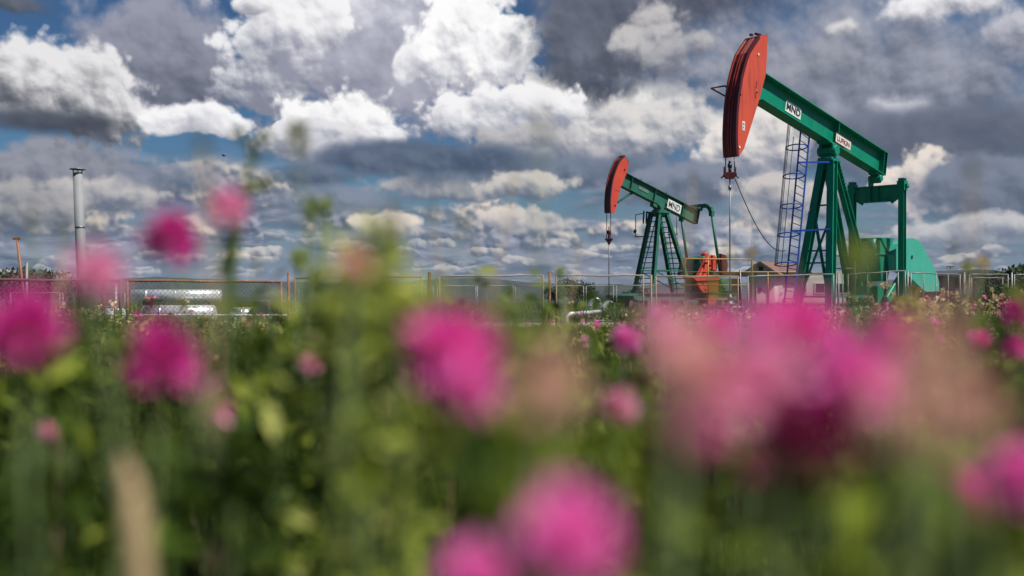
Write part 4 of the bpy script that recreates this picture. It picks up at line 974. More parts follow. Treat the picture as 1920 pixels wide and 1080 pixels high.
panel(1590, 1697, 514.5, 507.5, 622, 'grey gate leaf of upright bars before the gear reducer, its top sloping up right', GAL, 0.024, mesh=False, bars=2)
panel(1708, 1800, 511.5, 514.5, 622, 'grey gate leaf of upright bars before the pale green belt guard', GAL, 0.024, mesh=False, bars=3)
panel(1818, 1890, 514.5, 514.5, 618, 'grey framed wire panel near the right edge, before the dark hall', GAL, 0.024)
panel(1902, 2000, 515, 515, 618, 'grey framed wire panel cut by the right edge', GAL, 0.024)
post(541, 512, 'weathered brown fence post just left of the blurred green leaf mass', RST, 0.036)
post(805, 511.5, 'dark red fence post left of centre, tallest in the line', RSTD, 0.046)
post(1030.5, 511, 'brown fence post with dark red top at the middle of the photo', RST, 0.040)
post(1221, 516, 'cream fence post in front of the legs of the smaller pump jack', PIPE, 0.034)
post(1393, 506, 'thin leaning grey post by the pale shed gable', STL, 0.026, lean=-0.1)
post(1572, 512, 'grey steel gate post right of the broad centre leg of the large pump jack', GAL, 0.038)
post(1580, 514, 'second thinner grey post beside the gate post at the large pump jack', GAL, 0.026)
post(1702, 509, 'grey post between the two barred gate leaves', GAL, 0.034)
post(1684, 510, 'thin grey post before the near pitman arm', GAL, 0.022)
post(1808, 510, 'grey post between the barred gate and the hall', GAL, 0.045)
post(1897, 511, 'dark grey post near the right edge', STL, 0.040)
post(194, 528, 'dark red short post right of the vent stack foot', RSTD, 0.05, Y=27.0)
post(217, 535, 'pale grey post left of the rusty panel of the silver vessel', GAL, 0.05, Y=29)
post(50, 492, 'slim grey pipe post beside the leaning orange pole', GAL, 0.045, Y=31, name='pipe_post', group=None)
# inner fence of thin grey frames
ig = 'thin grey frames of the inner fence'
for k, (x0, x1, yt, yb, Y, lb) in enumerate(((20, 112, 549, 612, 36, 'thin grey inner frame behind the orange pole at far left'), (118, 234, 549, 612, 36, 'thin grey inner frame behind the vent stack'), (560, 700, 541, 606, 36, 'thin grey inner frame behind the blurred leaves left of centre'), (705, 812, 537, 606, 36, 'thin grey inner frame left of the dark red post'), (820, 892, 536, 606, 36, 'thin grey inner frame just right of the dark red post'), (895, 962, 536, 606, 36, 'thin grey inner frame inside the cream framed panel'), (966, 1094, 536, 606, 36, 'thin grey inner frame behind the middle post'), (1099, 1150, 536, 606, 36, 'thin grey inner frame left of the small pump jack rod'), (1156, 1230, 535, 604, 37, 'thin grey inner frame right of the small pump jack rod'), (1822, 1880, 521, 596, 40, 'thin grey inner frame before the dark hall window'))):
    panel(x0, x1, yt, yt, yb, lb, GAL, 0.017, mesh=(k in (4, 5)), group=ig, name='inner_fence', Ya=Y, Yb=Y + 0.5, midrail=k in (0, 1, 3))

# yellow hand rail round the smaller unit
YR = thing('hand_rail', 'yellow tubular hand rail in front of the orange counterweight', 'railing', (at(1275, 540, 50).x, 50, 0))
def yp(px, py, Y=50.0): v = at(px, py, Y); return (v.x - YR.location.x, v.y - 50.0, v.z)
m = MB(); m.tube([yp(1286, 565), yp(1284, 488), yp(1287, 485), yp(1408, 486.5), yp(1410, 489), yp(1410, 560)], 0.035, 8); m.build('top_rail', YEL, YR)
m = MB()
for yy, xa, xb in ((510, 1285, 1500), (534.5, 1286, 1402), (561, 1300, 1372)): m.tube([yp(xa, yy), yp(xb, yy)], 0.03, 6)
build_each(m, 'rail', YEL, YR)
m = MB()
for xx, ya, yb in ((1328, 485, 560), (1370, 561, 590), (1440, 510, 570), (1500, 510, 575)): m.tube([yp(xx, ya), yp(xx, yb)], 0.03, 6)
build_each(m, 'post', YEL, YR)

# ------------------------------------------------------------------ tall vent stack, poles
p = at(153, 540, 32); q = at(145.5, 324, 32)
VS = thing('vent_stack', 'tall leaning grey metal stack with a flat rain cap at left', 'stack', (p.x, 32, 0))
m = MB(); m.tube([(0.08, 0, 0), (q.x - p.x, 0, q.z)], [0.17, 0.145], 18); m.build('pipe', mat('zinc_stack', (0.24, 0.25, 0.26), 0.75, metal=0.1, var=0.12, scale=2), VS)
m = MB()
for z_ in (1.6, 3.2): 
    f = z_ / q.z; xx = 0.08 + (q.x - p.x - 0.08) * f; m.tube([(xx, 0, z_ - 0.03), (xx, 0, z_ + 0.03)], 0.172 - 0.02 * f, 18)
build_each(m, 'band', STL, VS)
m = MB(); zt_ = q.z; xx = q.x - p.x; m.tube([(xx, 0, zt_ + 0.10), (xx, 0, zt_ + 0.13)], 0.24, 18); m.tube([(xx, 0, zt_ + 0.13), (xx, 0, zt_ + 0.17)], [0.15, 0.03], 14); m.build('rain_cap', GAL, VS)
m = MB()
for k in range(6): a_ = k * math.pi / 3; m.bar((xx + 0.14 * math.cos(a_), 0.14 * math.sin(a_), zt_ - 0.05), (xx + 0.16 * math.cos(a_), 0.16 * math.sin(a_), zt_ + 0.12), 0.02, 0.01)
build_each(m, 'cap_bracket', STL, VS)
p = at(46, 540, 30); q = at(32, 449, 30)
OP = thing('orange_pole', 'leaning orange pole with a T-shaped top at the far left', 'pole', (p.x, 30, 0))
m = MB(); m.tube([(0.10, 0, 0), (q.x - p.x, 0, q.z)], [0.05, 0.04], 8); m.build('shaft', ORP, OP)
m = MB(); m.bar((q.x - p.x - 0.12, 0, q.z + 0.02), (q.x - p.x + 0.12, 0, q.z + 0.03), 0.07, 0.06); m.build('cross_piece', ORP, OP)

# ------------------------------------------------------------------ silver vessels and pipes at left
def cyl_vessel(name, label, cat, px0, px1, py0, py1, Y, mt=ALU, bands=2, group=None, dome=True):
    a_, b_ = at(px0, (py0 + py1) / 2, Y), at(px1, (py0 + py1) / 2, Y); r = (py1 - py0) / 2 / FPX * Y
    o = Vector(((a_.x + b_.x) / 2, Y, 0)); t = thing(name, label, cat, o, 0, group); h = (b_.x - a_.x) / 2; z = a_.z
    m = MB(); m.tube([(-h, 0, z), (h, 0, z)], r, 28); 
    if dome: m.sphere((-h, 0, z), r * 0.995, 20, 8, (0.35, 1, 1)); m.sphere((h, 0, z), r * 0.995, 20, 8, (0.35, 1, 1))
    m.build('shell', mt, t)
    m = MB()
    for k in range(bands): xx = -h + 2 * h * (k + 0.5) / bands; m.tube([(xx - 0.02, 0, z), (xx + 0.02, 0, z)], r * 1.012, 28)
    build_each(m, 'band', mt, t)
    m = MB()
    for sx_ in (-0.7, 0.7): m.box((sx_ * h, 0, (z - r * 0.8) / 2), (0.15, r * 1.2, z - r * 0.8))
    build_each(m, 'saddle_support', STL, t); return t
cyl_vessel('silver_vessel', 'long shiny silver vessel, the upper one behind the left fence panel', 'vessel', 250, 412, 543, 566, 34, bands=3)
cyl_vessel('silver_vessel', 'lower thicker silver vessel under the long one', 'vessel', 272, 400, 572, 606, 33.2, bands=2)
cyl_vessel('silver_vessel', 'short stubby silver vessel left of the long one', 'vessel', 198, 230, 578, 604, 33.4, bands=1)
cyl_vessel('silver_vessel', 'small bright silver vessel right of the long one, by the green leaves', 'vessel', 437, 474, 576, 606, 33.4, bands=1)
PR = thing('pipe_run', 'thin white pipe run joining the silver vessels near the ground', 'pipe', (at(300, 540, 32.6).x, 32.6, 0))
m = MB(); z_ = at(300, 591, 32.6).z; m.tube([(-2.6, 0, z_), (4.2, 0, z_)], 0.03, 8); m.build('pipe', WHT, PR)
m = MB()
for xx in (-2.4, 1.2, 3.6): m.tube([(xx, 0, 0), (xx, 0, z_)], 0.025, 6)
build_each(m, 'support', GAL, PR)
m = MB(); m.box((3.4, 0.1, 0.42), (0.5, 0.4, 0.84)); o = m.build('control_box', GAL, bevel=0.02); o.location = (at(490, 540, 33).x - 3.4, 33, 0); tag(o, 'small pale control cabinet right of the silver vessels', 'cabinet')

# ------------------------------------------------------------------ silver insulated line at the smaller well
SP = thing('insulated_pipe', 'low silver insulated pipe loop rising from the grass at centre', 'pipe', (at(1065, 540, 36).x, 36, 0))
def sp(px, py, Y=36.0): v = at(px, py, Y); return (v.x - SP.location.x, v.y - 36, v.z)
m = MB(); m.tube([sp(1160, 619), sp(1075, 616), sp(1066, 612), sp(1062, 604), sp(1063, 594), sp(1070, 588.5), sp(1100, 586.5, 37), sp(1125, 584, 39)], 0.075, 14); m.build('pipe', ALU, SP)
m = MB()
for s_ in (sp(1090, 587.2, 36.6), sp(1120, 617.5)): m.tube([Vector(s_) - Vector((0.02, 0, 0)), Vector(s_) + Vector((0.02, 0, 0))], 0.082, 14)
build_each(m, 'band', ALU, SP)
for k, (pts, lb) in enumerate((([(1108, 590), (1106, 574), (1110, 564), (1117, 560), (1122, 563), (1124, 572), (1124, 584)], 'silver pipe bend left of the smaller pump jack rod'), ([(1128, 588), (1131, 577), (1137, 569), (1144, 566), (1149, 570), (1150, 578)], 'silver pipe bend arching over to the rod of the smaller pump jack'))):
    o_ = at(pts[0][0], 540, 52); t = thing('pipe_bend', lb, 'pipe', (o_.x, 52, 0)); pp = [at(x, y, 52) - o_ + Vector((0, 0, o_.z)) for x, y in pts]
    pp = [Vector((v.x, v.y, v.z)) for v in pp]
    m = MB(); m.tube([Vector((pp[0].x, 0, 0))] + pp, 0.13, 14); m.build('pipe', ALU, t)
    m = MB()
    for j in (1, 3, 5): d_ = (pp[j + (1 if j < len(pp) - 1 else 0)] - pp[j - 1]).normalized(); m.tube([pp[j] - d_ * 0.03, pp[j] + d_ * 0.03], 0.15, 14)
    build_each(m, 'flange', GAL, t)
# valve set behind the pink flowers
VA = thing('valve_set', 'group of white and blue valves low before the orange counterweight', 'valve', (at(1370, 540, 44).x, 44, 0))
m = MB(); m.tube([(-1.2, 0, 0.35), (1.1, 0, 0.35)], 0.06, 10); m.tube([(0.4, 0, 0.1), (0.4, 0, 0.7)], 0.05, 10); m.tube([(-0.6, 0, 0.1), (-0.6, 0, 0.6)], 0.05, 10); m.build('pipe', GAL, VA)
m = MB(); m.sphere((0.05, 0, 0.62), 0.16, 12, 8); m.tube([(0.05, 0, 0.35), (0.05, 0, 0.6)], 0.07, 10); m.build('valve_body', mat('blue_grey_paint', (0.10, 0.14, 0.25), 0.4), VA)
m = MB(); m.tube([(0.55, -0.1, 0.5), (0.55, 0.1, 0.5)], 0.22, 18); m.build('dial', WHT, VA)
m = MB(); m.tube([(-0.6 + 0.13 * math.cos(a_), 0.13 * math.sin(a_), 0.62) for a_ in [k * math.pi / 5 for k in range(10)]], 0.016, 5, closed=True); m.build('hand_wheel', REDD, VA)

# ------------------------------------------------------------------ shed with gable, hall
HW = mat('pale_render', (0.62, 0.56, 0.48), 0.9, var=0.12, scale=1.0, col2=(0.36, 0.31, 0.25), thr=0.6, soft=0.15)
TIL = mat('brown_roof_tiles', (0.16, 0.09, 0.065), 0.8, var=0.25, scale=4)
DRK = mat('dark_timber', (0.05, 0.035, 0.028), 0.8); GLS = mat('window_glass', (0.03, 0.035, 0.04), 0.08, spec=0.8)
HY = 78.0
def hx(px, Y=HY): return (px - 960) / FPX * Y
def hz(py, Y=HY): return CAM_Z + (540 - py) / FPX * Y
hxl, hxr = hx(1401), hx(1452); hxp = (hxl + hxr) / 2
HS = thing('shed', 'pale rendered shed with brown tiled roof behind the wire fence', 'building', (hxp, HY, 0))
ze = hz(510) ; zp = hz(493); hw_ = (hxr - hxl) / 2
ca, sa = math.cos(R(-0)), 0
# the gable faces the viewer; the long side runs back to the right
Lx, Ly = 4.2, 7.5
m = MB(); quad = [(-hw_, 0), (hw_, 0), (hw_ + Lx, Ly), (-hw_ + Lx, Ly)]
vs = [(x, y, 0) for x, y in quad] + [(x, y, ze) for x, y in quad] + [(0, 0, zp), (Lx, Ly, zp)]
m.add(vs, [(0, 1, 5, 8, 4), (1, 2, 6, 5), (2, 3, 7, 9, 6), (3, 0, 4, 7)]); m.build('wall', HW, HS)
ov = 0.55; k_ = (zp - ze) / hw_
def slope(sg):
    e = hw_ + ov; z0_ = ze - k_ * ov
    a0, a1 = (sg * e - 0.17, -0.4, z0_ + 0.05), (sg * e + Lx + 0.2, Ly + 0.4, z0_ + 0.05); b0, b1 = (0 - 0.17, -0.4, zp + 0.05), (Lx + 0.2, Ly + 0.4, zp + 0.05)
    v = [a0, a1, b1, b0] + [(p[0], p[1], p[2] + 0.10) for p in (a0, a1, b1, b0)]
    return v, [(0, 1, 2, 3), (4, 7, 6, 5), (0, 4, 5, 1), (1, 5, 6, 2), (2, 6, 7, 3), (3, 7, 4, 0)]
m = MB(); m.add(*slope(1)); m.add(*slope(-1)); m.build('roof', TIL, HS)
m = MB()
for sg in (-1, 1): m.bar((sg * (hw_ + ov) - 0.18, -0.43, ze - k_ * ov), (-0.18, -0.43, zp + 0.02), 0.05, 0.16)
build_each(m, 'barge_board', DRK, HS)
m = MB(); m.box((0.0, -0.02, zp - 0.45), (0.35, 0.05, 0.3)); m.build('vent', DRK, HS)
# low wing with white door to the right, dark lean-to on the left
m = MB(); x0_, x1_ = hx(1452), hx(1605); m.box(((x0_ + x1_) / 2 - hxp, 4.0, ze * 0.5), (x1_ - x0_, 6.0, ze - 0.02)); m.build('wing', HW, HS)
m = MB(); yy0, yy1 = 0.6, 7.4; zr = hz(492); cxw = (x0_ + x1_) / 2 - hxp; lw = (hx(1530) - x0_) 
v = [(x0_ - hxp + 0.02, yy0, ze), (x0_ - hxp + lw, yy0, ze), (x0_ - hxp + lw, 4.0, zr), (x0_ - hxp - 0.6, 4.0, zr), (x0_ - hxp + 0.02, yy1, ze), (x0_ - hxp + lw, yy1, ze)]
m.add(v, [(0, 1, 2, 3), (3, 2, 5, 4), (1, 5, 2), (0, 3, 4)]); m.build('wing_roof', TIL, HS)
m = MB(); wx = hx(1465); m.box((wx - hxp, 0.96, hz(548)), (hx(1474) - hx(1456), 0.06, hz(528) - hz(570))); D_ = m.build('door', WHT, HS)
m = MB(); m.box((wx - hxp + 0.28, 0.90, hz(550)), (0.12, 0.06, 0.05)); m.build('handle', STL, D_)
for px_, w_ in ((1510, 0.9), (1545, 0.9), (1585, 0.9)):
    m = MB(); m.box((hx(px_) - hxp, 0.98, hz(540)), (w_, 0.06, 0.9)); F_ = m.build('window', WHT, HS)
    m = MB(); m.box((hx(px_) - hxp, 0.94, hz(540)), (w_ - 0.2, 0.02, 0.7)); m.build('pane', GLS, F_)
m = MB(); m.box((hx(1425) - hxp, -0.03, hz(543)), (0.25, 0.06, 0.3)); m.build('red_box', REDD, HS)
m = MB()
for px_ in (1417, 1441): m.tube([(hx(px_) - hxp, -0.06, 0), (hx(px_) - hxp, -0.06, ze)], 0.045, 6)
build_each(m, 'down_pipe', STL, HS)
SH = thing('open_shelter', 'dark open shelter with low brown roof left of the pale shed', 'shelter', (hx(1375, 76), 76, 0))
m = MB(); m.box((0, 1.6, hz(514, 76)), (2.9, 4.0, 0.22)); m.box((0, -0.42, hz(515, 76)), (2.95, 0.06, 0.34)); m.build('roof', DRK, SH)
m = MB()
for sx_ in (-1.3, 1.3):
    for yy in (0.0, 3.2): m.box((sx_, yy, hz(516, 76) / 2), (0.12, 0.12, hz(516, 76)))
build_each(m, 'post', DRK, SH)
m = MB(); m.box((0, 3.4, 1.0), (2.6, 0.1, 2.0)); m.build('back_wall', DRK, SH)
# vertical antenna mast by the shed
pm = at(1410, 449, 60); m = MB(); m.tube([(0, 0, 0), (0, 0, pm.z)], 0.02, 6); o = m.build('antenna', STL); o.location = (pm.x, 60, 0); tag(o, 'very thin antenna rod above the shed gable', 'antenna')
# dark hall at the right
HM = mat('dark_blue_grey_sheet', (0.055, 0.065, 0.085), 0.6, var=0.15, scale=0.8); 
a_ = at(1790, 540, 80); b_ = at(1898, 540, 80)
HL = thing('hall', 'dark blue-grey hall with shallow curved roof near the right edge', 'building', ((a_.x + b_.x) / 2, 80, 0)); hw2 = (b_.x - a_.x) / 2
m = MB(); zz = hz(516, 80); m.box((0, 5, zz / 2), (2 * hw2, 10, zz)); m.build('wall', HM, HL)
m = MB(); n_ = 12; pr = [(-hw2 - 0.25 + (2 * hw2 + 0.5) * k / n_, zz + 0.004 + (hz(505, 80) - zz) * (1 - ((k / n_ - 0.40) / (0.40 if k / n_ < 0.40 else 0.60)) ** 2)) for k in range(n_ + 1)]
m.prism(pr + [(hw2 + 0.25, zz - 0.1), (-hw2 - 0.25, zz - 0.1)], 'y', -0.3, 10.3); m.build('roof', HM, HL)
m = MB(); m.box((0.5, -0.03, hz(537, 80)), (2.6, 0.06, 1.3)); F_ = m.build('gate', mat('navy_sheet', (0.02, 0.03, 0.06), 0.5), HL)
m = MB(); m.bar((-hw2, -0.04, hz(521, 80)), (hw2, -0.04, hz(521, 80)), 0.04, 0.08); m.build('gutter', GAL, HL)
# poles far right
for px_, py_, lb in ((1782, 500, 'slim lamp mast on the skyline left of the dark hall'), (1768, 506, 'thin bare mast left of the dark hall')):
    q_ = at(px_, py_, 95); t = thing('mast', lb, 'mast', (q_.x, 95, 0)); m = MB(); m.tube([(0, 0, 0), (0, 0, q_.z)], 0.05, 6); m.build('pole', STL, t)
    if px_ == 1782: m = MB(); m.box((0, 0, q_.z), (0.6, 0.3, 0.12)); m.build('lamp', STL, t)
# bent pale lever behind the gate
m = MB(); m.bar((0, 0, 0.1), (0.55, 0, 0.95), 0.05, 0.05); o = m.build('lever', WHT); o.location = (at(1734, 540, 37.5).x, 37.5, 0); tag(o, 'slanting pale bar behind the barred gate under the belt guard', 'bar')
# black pipe line in the air: a small bird
BD = MB(); BD.sphere((0, 0, 0), 0.10, 8, 6, (1.8, 0.7, 0.6)); BD.add([(0.05, 0, 0.02), (-0.08, 0, 0.02), (-0.10, 0.42, 0.10), (0.0, 0.40, 0.10)], [(0, 1, 2, 3)]); BD.add([(0.05, 0, 0.03), (-0.08, 0, 0.03), (-0.10, -0.42, 0.10), (0.0, -0.40, 0.10)], [(0, 3, 2, 1)]); BD.add([(-0.15, -0.03, 0), (-0.15, 0.03, 0), (-0.32, 0.06, 0), (-0.32, -0.06, 0)], [(0, 1, 2, 3)])
o = BD.build('bird', BLK, fix=False); o.location = at(420, 292, 85); tag(o, 'tiny dark bird flying in the blue gap at left', 'bird')

# ------------------------------------------------------------------ air
hm = bpy.data.materials.new('haze'); hm.use_nodes = True; t_ = hm.node_tree; t_.nodes.remove(t_.nodes['Principled BSDF'])
pv = t_.nodes.new('ShaderNodeVolumePrincipled'); pv.inputs['Color'].default_value = (0.62, 0.74, 0.92, 1); pv.inputs['Density'].default_value = 0.00005; pv.inputs['Anisotropy'].default_value = 0.0
t_.links.new(pv.outputs[0], t_.nodes['Material Output'].inputs['Volume'])
m = MB(); m.box((0, 0, -8), (19000, 19000, 108)); tag(m.build('haze', hm), kind='stuff')

# ------------------------------------------------------------------ meadow
def tint_mat(name, rough=0.6, trans=0.35, spec=0.3):
    m = bpy.data.materials.new(name); m.use_nodes = True; t = m.node_tree; b = t.nodes['Principled BSDF']; L = t.links.new
    a = t.nodes.new('ShaderNodeAttribute'); a.attribute_name = 'tint'; L(a.outputs['Color'], b.inputs['Base Color'])
    b.inputs['Roughness'].default_value = rough; b.inputs['Specular IOR Level'].default_value = spec
    tr = t.nodes.new('ShaderNodeBsdfTranslucent'); L(a.outputs['Color'], tr.inputs['Color']); ms = t.nodes.new('ShaderNodeMixShader'); ms.inputs[0].default_value = trans
    L(b.outputs[0], ms.inputs[1]); L(tr.outputs[0], ms.inputs[2]); L(ms.outputs[0], t.nodes['Material Output'].inputs['Surface']); return m
LEAFM = tint_mat('leaf_green', 0.7, 0.35, 0.08); DRYM = tint_mat('dry_stalk', 0.8, 0.2); PETM = tint_mat('petal', 0.7, 0.28, 0.1)
rg = np.random.default_rng(11)
def gz_np(y):
    t = np.clip((20 - y) / 14, 0, 1); return 0.42 * t * t * (3 - 2 * t)
def nrm_(a): return a / np.maximum(np.linalg.norm(a, axis=1), 1e-9)[:, None]
def meadow_h(x, y):
    """height of the growth: lower round the well sites, rank toward the right"""
    u = x / y; h = 0.60 + 0.10 * np.sin(x * 1.7 + y * .9) + 0.07 * np.sin(x * 4.1 - y * 2.3) + 0.06 * np.sin(x * .6 + y * .35)
    h += 0.16 * np.clip((u - 0.30) / 0.12, 0, 1) * np.clip((y - 5) / 6, 0, 1) 
    h -= 0.20 * np.exp(-((u - 0.0) / 0.10) ** 2) * np.clip((y - 4) / 6, 0, 1)
    h -= 0.04 * np.clip((-0.1 - u) / 0.1, 0, 1) * np.clip((y - 3) / 4, 0, 1)
    h += 0.17 * np.clip((3 - y) / 1.5, 0, 1)
    return h
def scatter(n, y0, y1, pw=1.0, spread=0.60):
    """points spread evenly over the wedge in front of the viewer and a step to each side"""
    r = rg.random(n); y = (y0 ** (pw + 1) + r * (y1 ** (pw + 1) - y0 ** (pw + 1))) ** (1 / (pw + 1))
    x = (rg.random(n) * 2 - 1) * (y * spread + 0.35); return x, y
def blades(x, y, h, w, lean, col, z0=None, seg=3):
    n = len(x); z0 = gz_np(y) if z0 is None else z0; a = rg.random(n) * 2 * np.pi; d = np.stack([np.cos(a), np.sin(a)], 1); b = rg.random(n) * 2 * np.pi
    s = np.stack([np.cos(b), np.sin(b)], 1); V_ = []; T_ = []
    for k in range(seg + 1):
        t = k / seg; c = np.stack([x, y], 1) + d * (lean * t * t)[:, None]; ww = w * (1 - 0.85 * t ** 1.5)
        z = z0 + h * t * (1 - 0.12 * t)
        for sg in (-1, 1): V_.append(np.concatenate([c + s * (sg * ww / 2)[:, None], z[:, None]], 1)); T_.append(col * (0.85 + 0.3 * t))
    v = np.stack(V_, 1); tt = np.stack(T_, 1); m_ = 2 * (seg + 1); base = (np.arange(n) * m_)[:, None]
    f = np.concatenate([base + np.array([[2 * k, 2 * k + 1, 2 * k + 3, 2 * k + 2]]) for k in range(seg)], 0)
    return v.reshape(-1, 3), f, tt.reshape(-1, 3)
def leaves(p, size, asp, col, upb=0.6, fold=0.2):
    """pointed oval leaves, each six corners, facing mostly up"""
    n = len(p); nn = rg.normal(size=(n, 3)); nn[:, 2] = np.abs(nn[:, 2]) + upb; nn = nrm_(nn); r = rg.normal(size=(n, 3)); u = nrm_(np.cross(nn, r)); w = np.cross(nn, u)
    s = size[:, None]; W_ = s * asp
    pts = [p - u * s, p - u * s * .2 - w * W_ + nn * s * fold, p + u * s * .45 - w * W_ * .8 + nn * s * fold, p + u * s, p + u * s * .45 + w * W_ * .8 + nn * s * fold, p - u * s * .2 + w * W_ + nn * s * fold]
    v = np.stack(pts, 1); base = (np.arange(n) * 6)[:, None]
    f = np.concatenate([base + np.array([[0, 1, 2, 3]]), base + np.array([[0, 3, 4, 5]])], 0)
    return v.reshape(-1, 3), f, np.repeat(col, 6, 0)
def mixcols(n, cols, wts, jit=0.25):
    c = np.array(cols)[rg.choice(len(cols), n, p=np.array(wts) / sum(wts))]; return c * (1 + (rg.random((n, 1)) - .5) * 2 * jit)
GC = [(0.085, 0.135, 0.018), (0.14, 0.19, 0.028), (0.045, 0.075, 0.014), (0.26, 0.25, 0.08), (0.38, 0.31, 0.16)]
def merge(parts):
    V_, F_, T_ = [], [], []; o = 0
    for v, f, t in parts: V_.append(v); F_.append(f + o); T_.append(t); o += len(v)
    return np.concatenate(V_), np.concatenate(F_), np.concatenate(T_)
def patch(x, y, sx=1.0): return 0.5 + 0.5 * np.sin(x * 2.1 * sx + 1.3 * np.sin(y * 1.3)) * np.sin(y * 1.7 * sx + x * .7)

# grass in three depths, one object
pt = []
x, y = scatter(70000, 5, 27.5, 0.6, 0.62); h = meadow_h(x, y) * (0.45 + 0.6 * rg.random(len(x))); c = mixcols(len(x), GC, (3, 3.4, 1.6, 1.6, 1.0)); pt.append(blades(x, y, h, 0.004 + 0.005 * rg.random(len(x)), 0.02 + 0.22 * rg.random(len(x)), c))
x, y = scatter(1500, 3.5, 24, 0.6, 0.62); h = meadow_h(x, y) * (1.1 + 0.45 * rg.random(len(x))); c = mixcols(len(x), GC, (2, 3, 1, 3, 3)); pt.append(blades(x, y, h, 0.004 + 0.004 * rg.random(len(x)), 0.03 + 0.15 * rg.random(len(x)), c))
x, y = scatter(26000, 1.2, 5, 0.8, 0.62); h = meadow_h(x, y) * (0.4 + 0.6 * rg.random(len(x))); c = mixcols(len(x), GC, (4, 3, 3, 0.8, 0.3)) * (1 - 0.5 * np.clip((-0.08 - x / y) / 0.12, 0, 1))[:, None]; pt.append(blades(x, y, h, 0.004 + 0.005 * rg.random(len(x)), 0.03 + 0.2 * rg.random(len(x)), c))  # blades at near left get shade painted into their colour
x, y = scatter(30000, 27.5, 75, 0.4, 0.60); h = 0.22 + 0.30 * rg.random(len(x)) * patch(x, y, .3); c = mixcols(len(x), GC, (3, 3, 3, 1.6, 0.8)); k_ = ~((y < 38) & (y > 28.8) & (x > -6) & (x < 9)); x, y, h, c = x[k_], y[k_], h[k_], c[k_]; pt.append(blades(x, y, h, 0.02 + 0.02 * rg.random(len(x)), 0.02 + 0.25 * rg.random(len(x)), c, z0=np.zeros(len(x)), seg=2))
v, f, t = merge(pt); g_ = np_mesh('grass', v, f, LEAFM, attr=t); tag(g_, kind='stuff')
# leafy growth
pt = []
def leaf_layer(n, y0, y1, s0, s1, zlo, cols, wts, pw=0.8, upb=0.6, dens=0.35):
    x, y = scatter(n, y0, y1, pw, 0.62); k = rg.random(n) < (dens + (1 - dens) * patch(x, y, 1.6)) * (1 - 0.6 * np.clip((-0.12 - x / y) / 0.15, 0, 1) * (y < 4)); x, y = x[k], y[k]; n = len(x)
    top = gz_np(y) + meadow_h(x, y) * 0.93; z = gz_np(y) + (top - gz_np(y)) * (zlo + (1 - zlo) * rg.random(n) ** 0.7)
    # leaf colour darkened at the near left to imitate deep shade
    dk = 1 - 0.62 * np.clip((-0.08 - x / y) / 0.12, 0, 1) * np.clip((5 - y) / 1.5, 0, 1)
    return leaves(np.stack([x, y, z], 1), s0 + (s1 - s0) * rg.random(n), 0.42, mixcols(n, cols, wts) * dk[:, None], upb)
LC = [(0.075, 0.130, 0.016), (0.135, 0.195, 0.028), (0.030, 0.060, 0.012), (0.24, 0.27, 0.06)]
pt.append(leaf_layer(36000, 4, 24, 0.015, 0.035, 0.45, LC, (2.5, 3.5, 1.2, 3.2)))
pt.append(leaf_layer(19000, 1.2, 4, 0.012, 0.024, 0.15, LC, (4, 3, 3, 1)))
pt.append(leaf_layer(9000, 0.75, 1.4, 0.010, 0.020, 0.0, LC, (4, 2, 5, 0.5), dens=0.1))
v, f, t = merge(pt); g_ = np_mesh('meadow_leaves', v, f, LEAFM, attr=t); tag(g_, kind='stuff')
# seed heads, faded vetch and clover heads over the far meadow
def heads(n, y0, y1, cols, wts, s0, s1, hk=(0.85, 1.15), ucut=None, pw=0.6, k=14):
    x, y = scatter(n, y0, y1, pw, 0.62)
    if ucut is not None: kk = rg.random(n) < ucut(x / y); x, y = x[kk], y[kk]
    n = len(x); z = gz_np(y) + meadow_h(x, y) * (hk[0] + (hk[1] - hk[0]) * rg.random(n)); c = mixcols(n, cols, wts, 0.2); s = s0 + (s1 - s0) * rg.random(n)
    p = np.repeat(np.stack([x, y, z], 1), k, 0); s_ = np.repeat(s, k); p = p + rg.normal(size=p.shape) * s_[:, None] * np.array([.38, .38, .55])
    a = leaves(p, s_ * 0.55, 0.6, np.repeat(c, k, 0) * (0.8 + 0.4 * rg.random((n * k, 1))), 0.2)
    b = blades(x, y, z - gz_np(y), np.full(n, 0.0035), np.full(n, 0.001), np.tile(np.array([[0.11, 0.12, 0.045]]), (n, 1)), seg=2)
    return [a, b]
rt = lambda u: 0.25 + 0.75 * np.clip((u - 0.12) / 0.2, 0, 1)
pt = heads(2600, 7, 26, [(0.62, 0.38, 0.27), (0.62, 0.52, 0.28), (0.40, 0.38, 0.15), (0.66, 0.16, 0.30)], (3, 2.5, 2, 1), 0.018, 0.040, ucut=rt)
pt += heads(420, 2.5, 8, [(0.45, 0.28, 0.18), (0.30, 0.30, 0.10), (0.42, 0.14, 0.18)], (3, 2, 1), 0.012, 0.022, hk=(0.8, 1.0), ucut=rt)
v, f, t = merge(pt); g_ = np_mesh('seed_heads', v, f, DRYM, attr=t); tag(g_, kind='stuff')

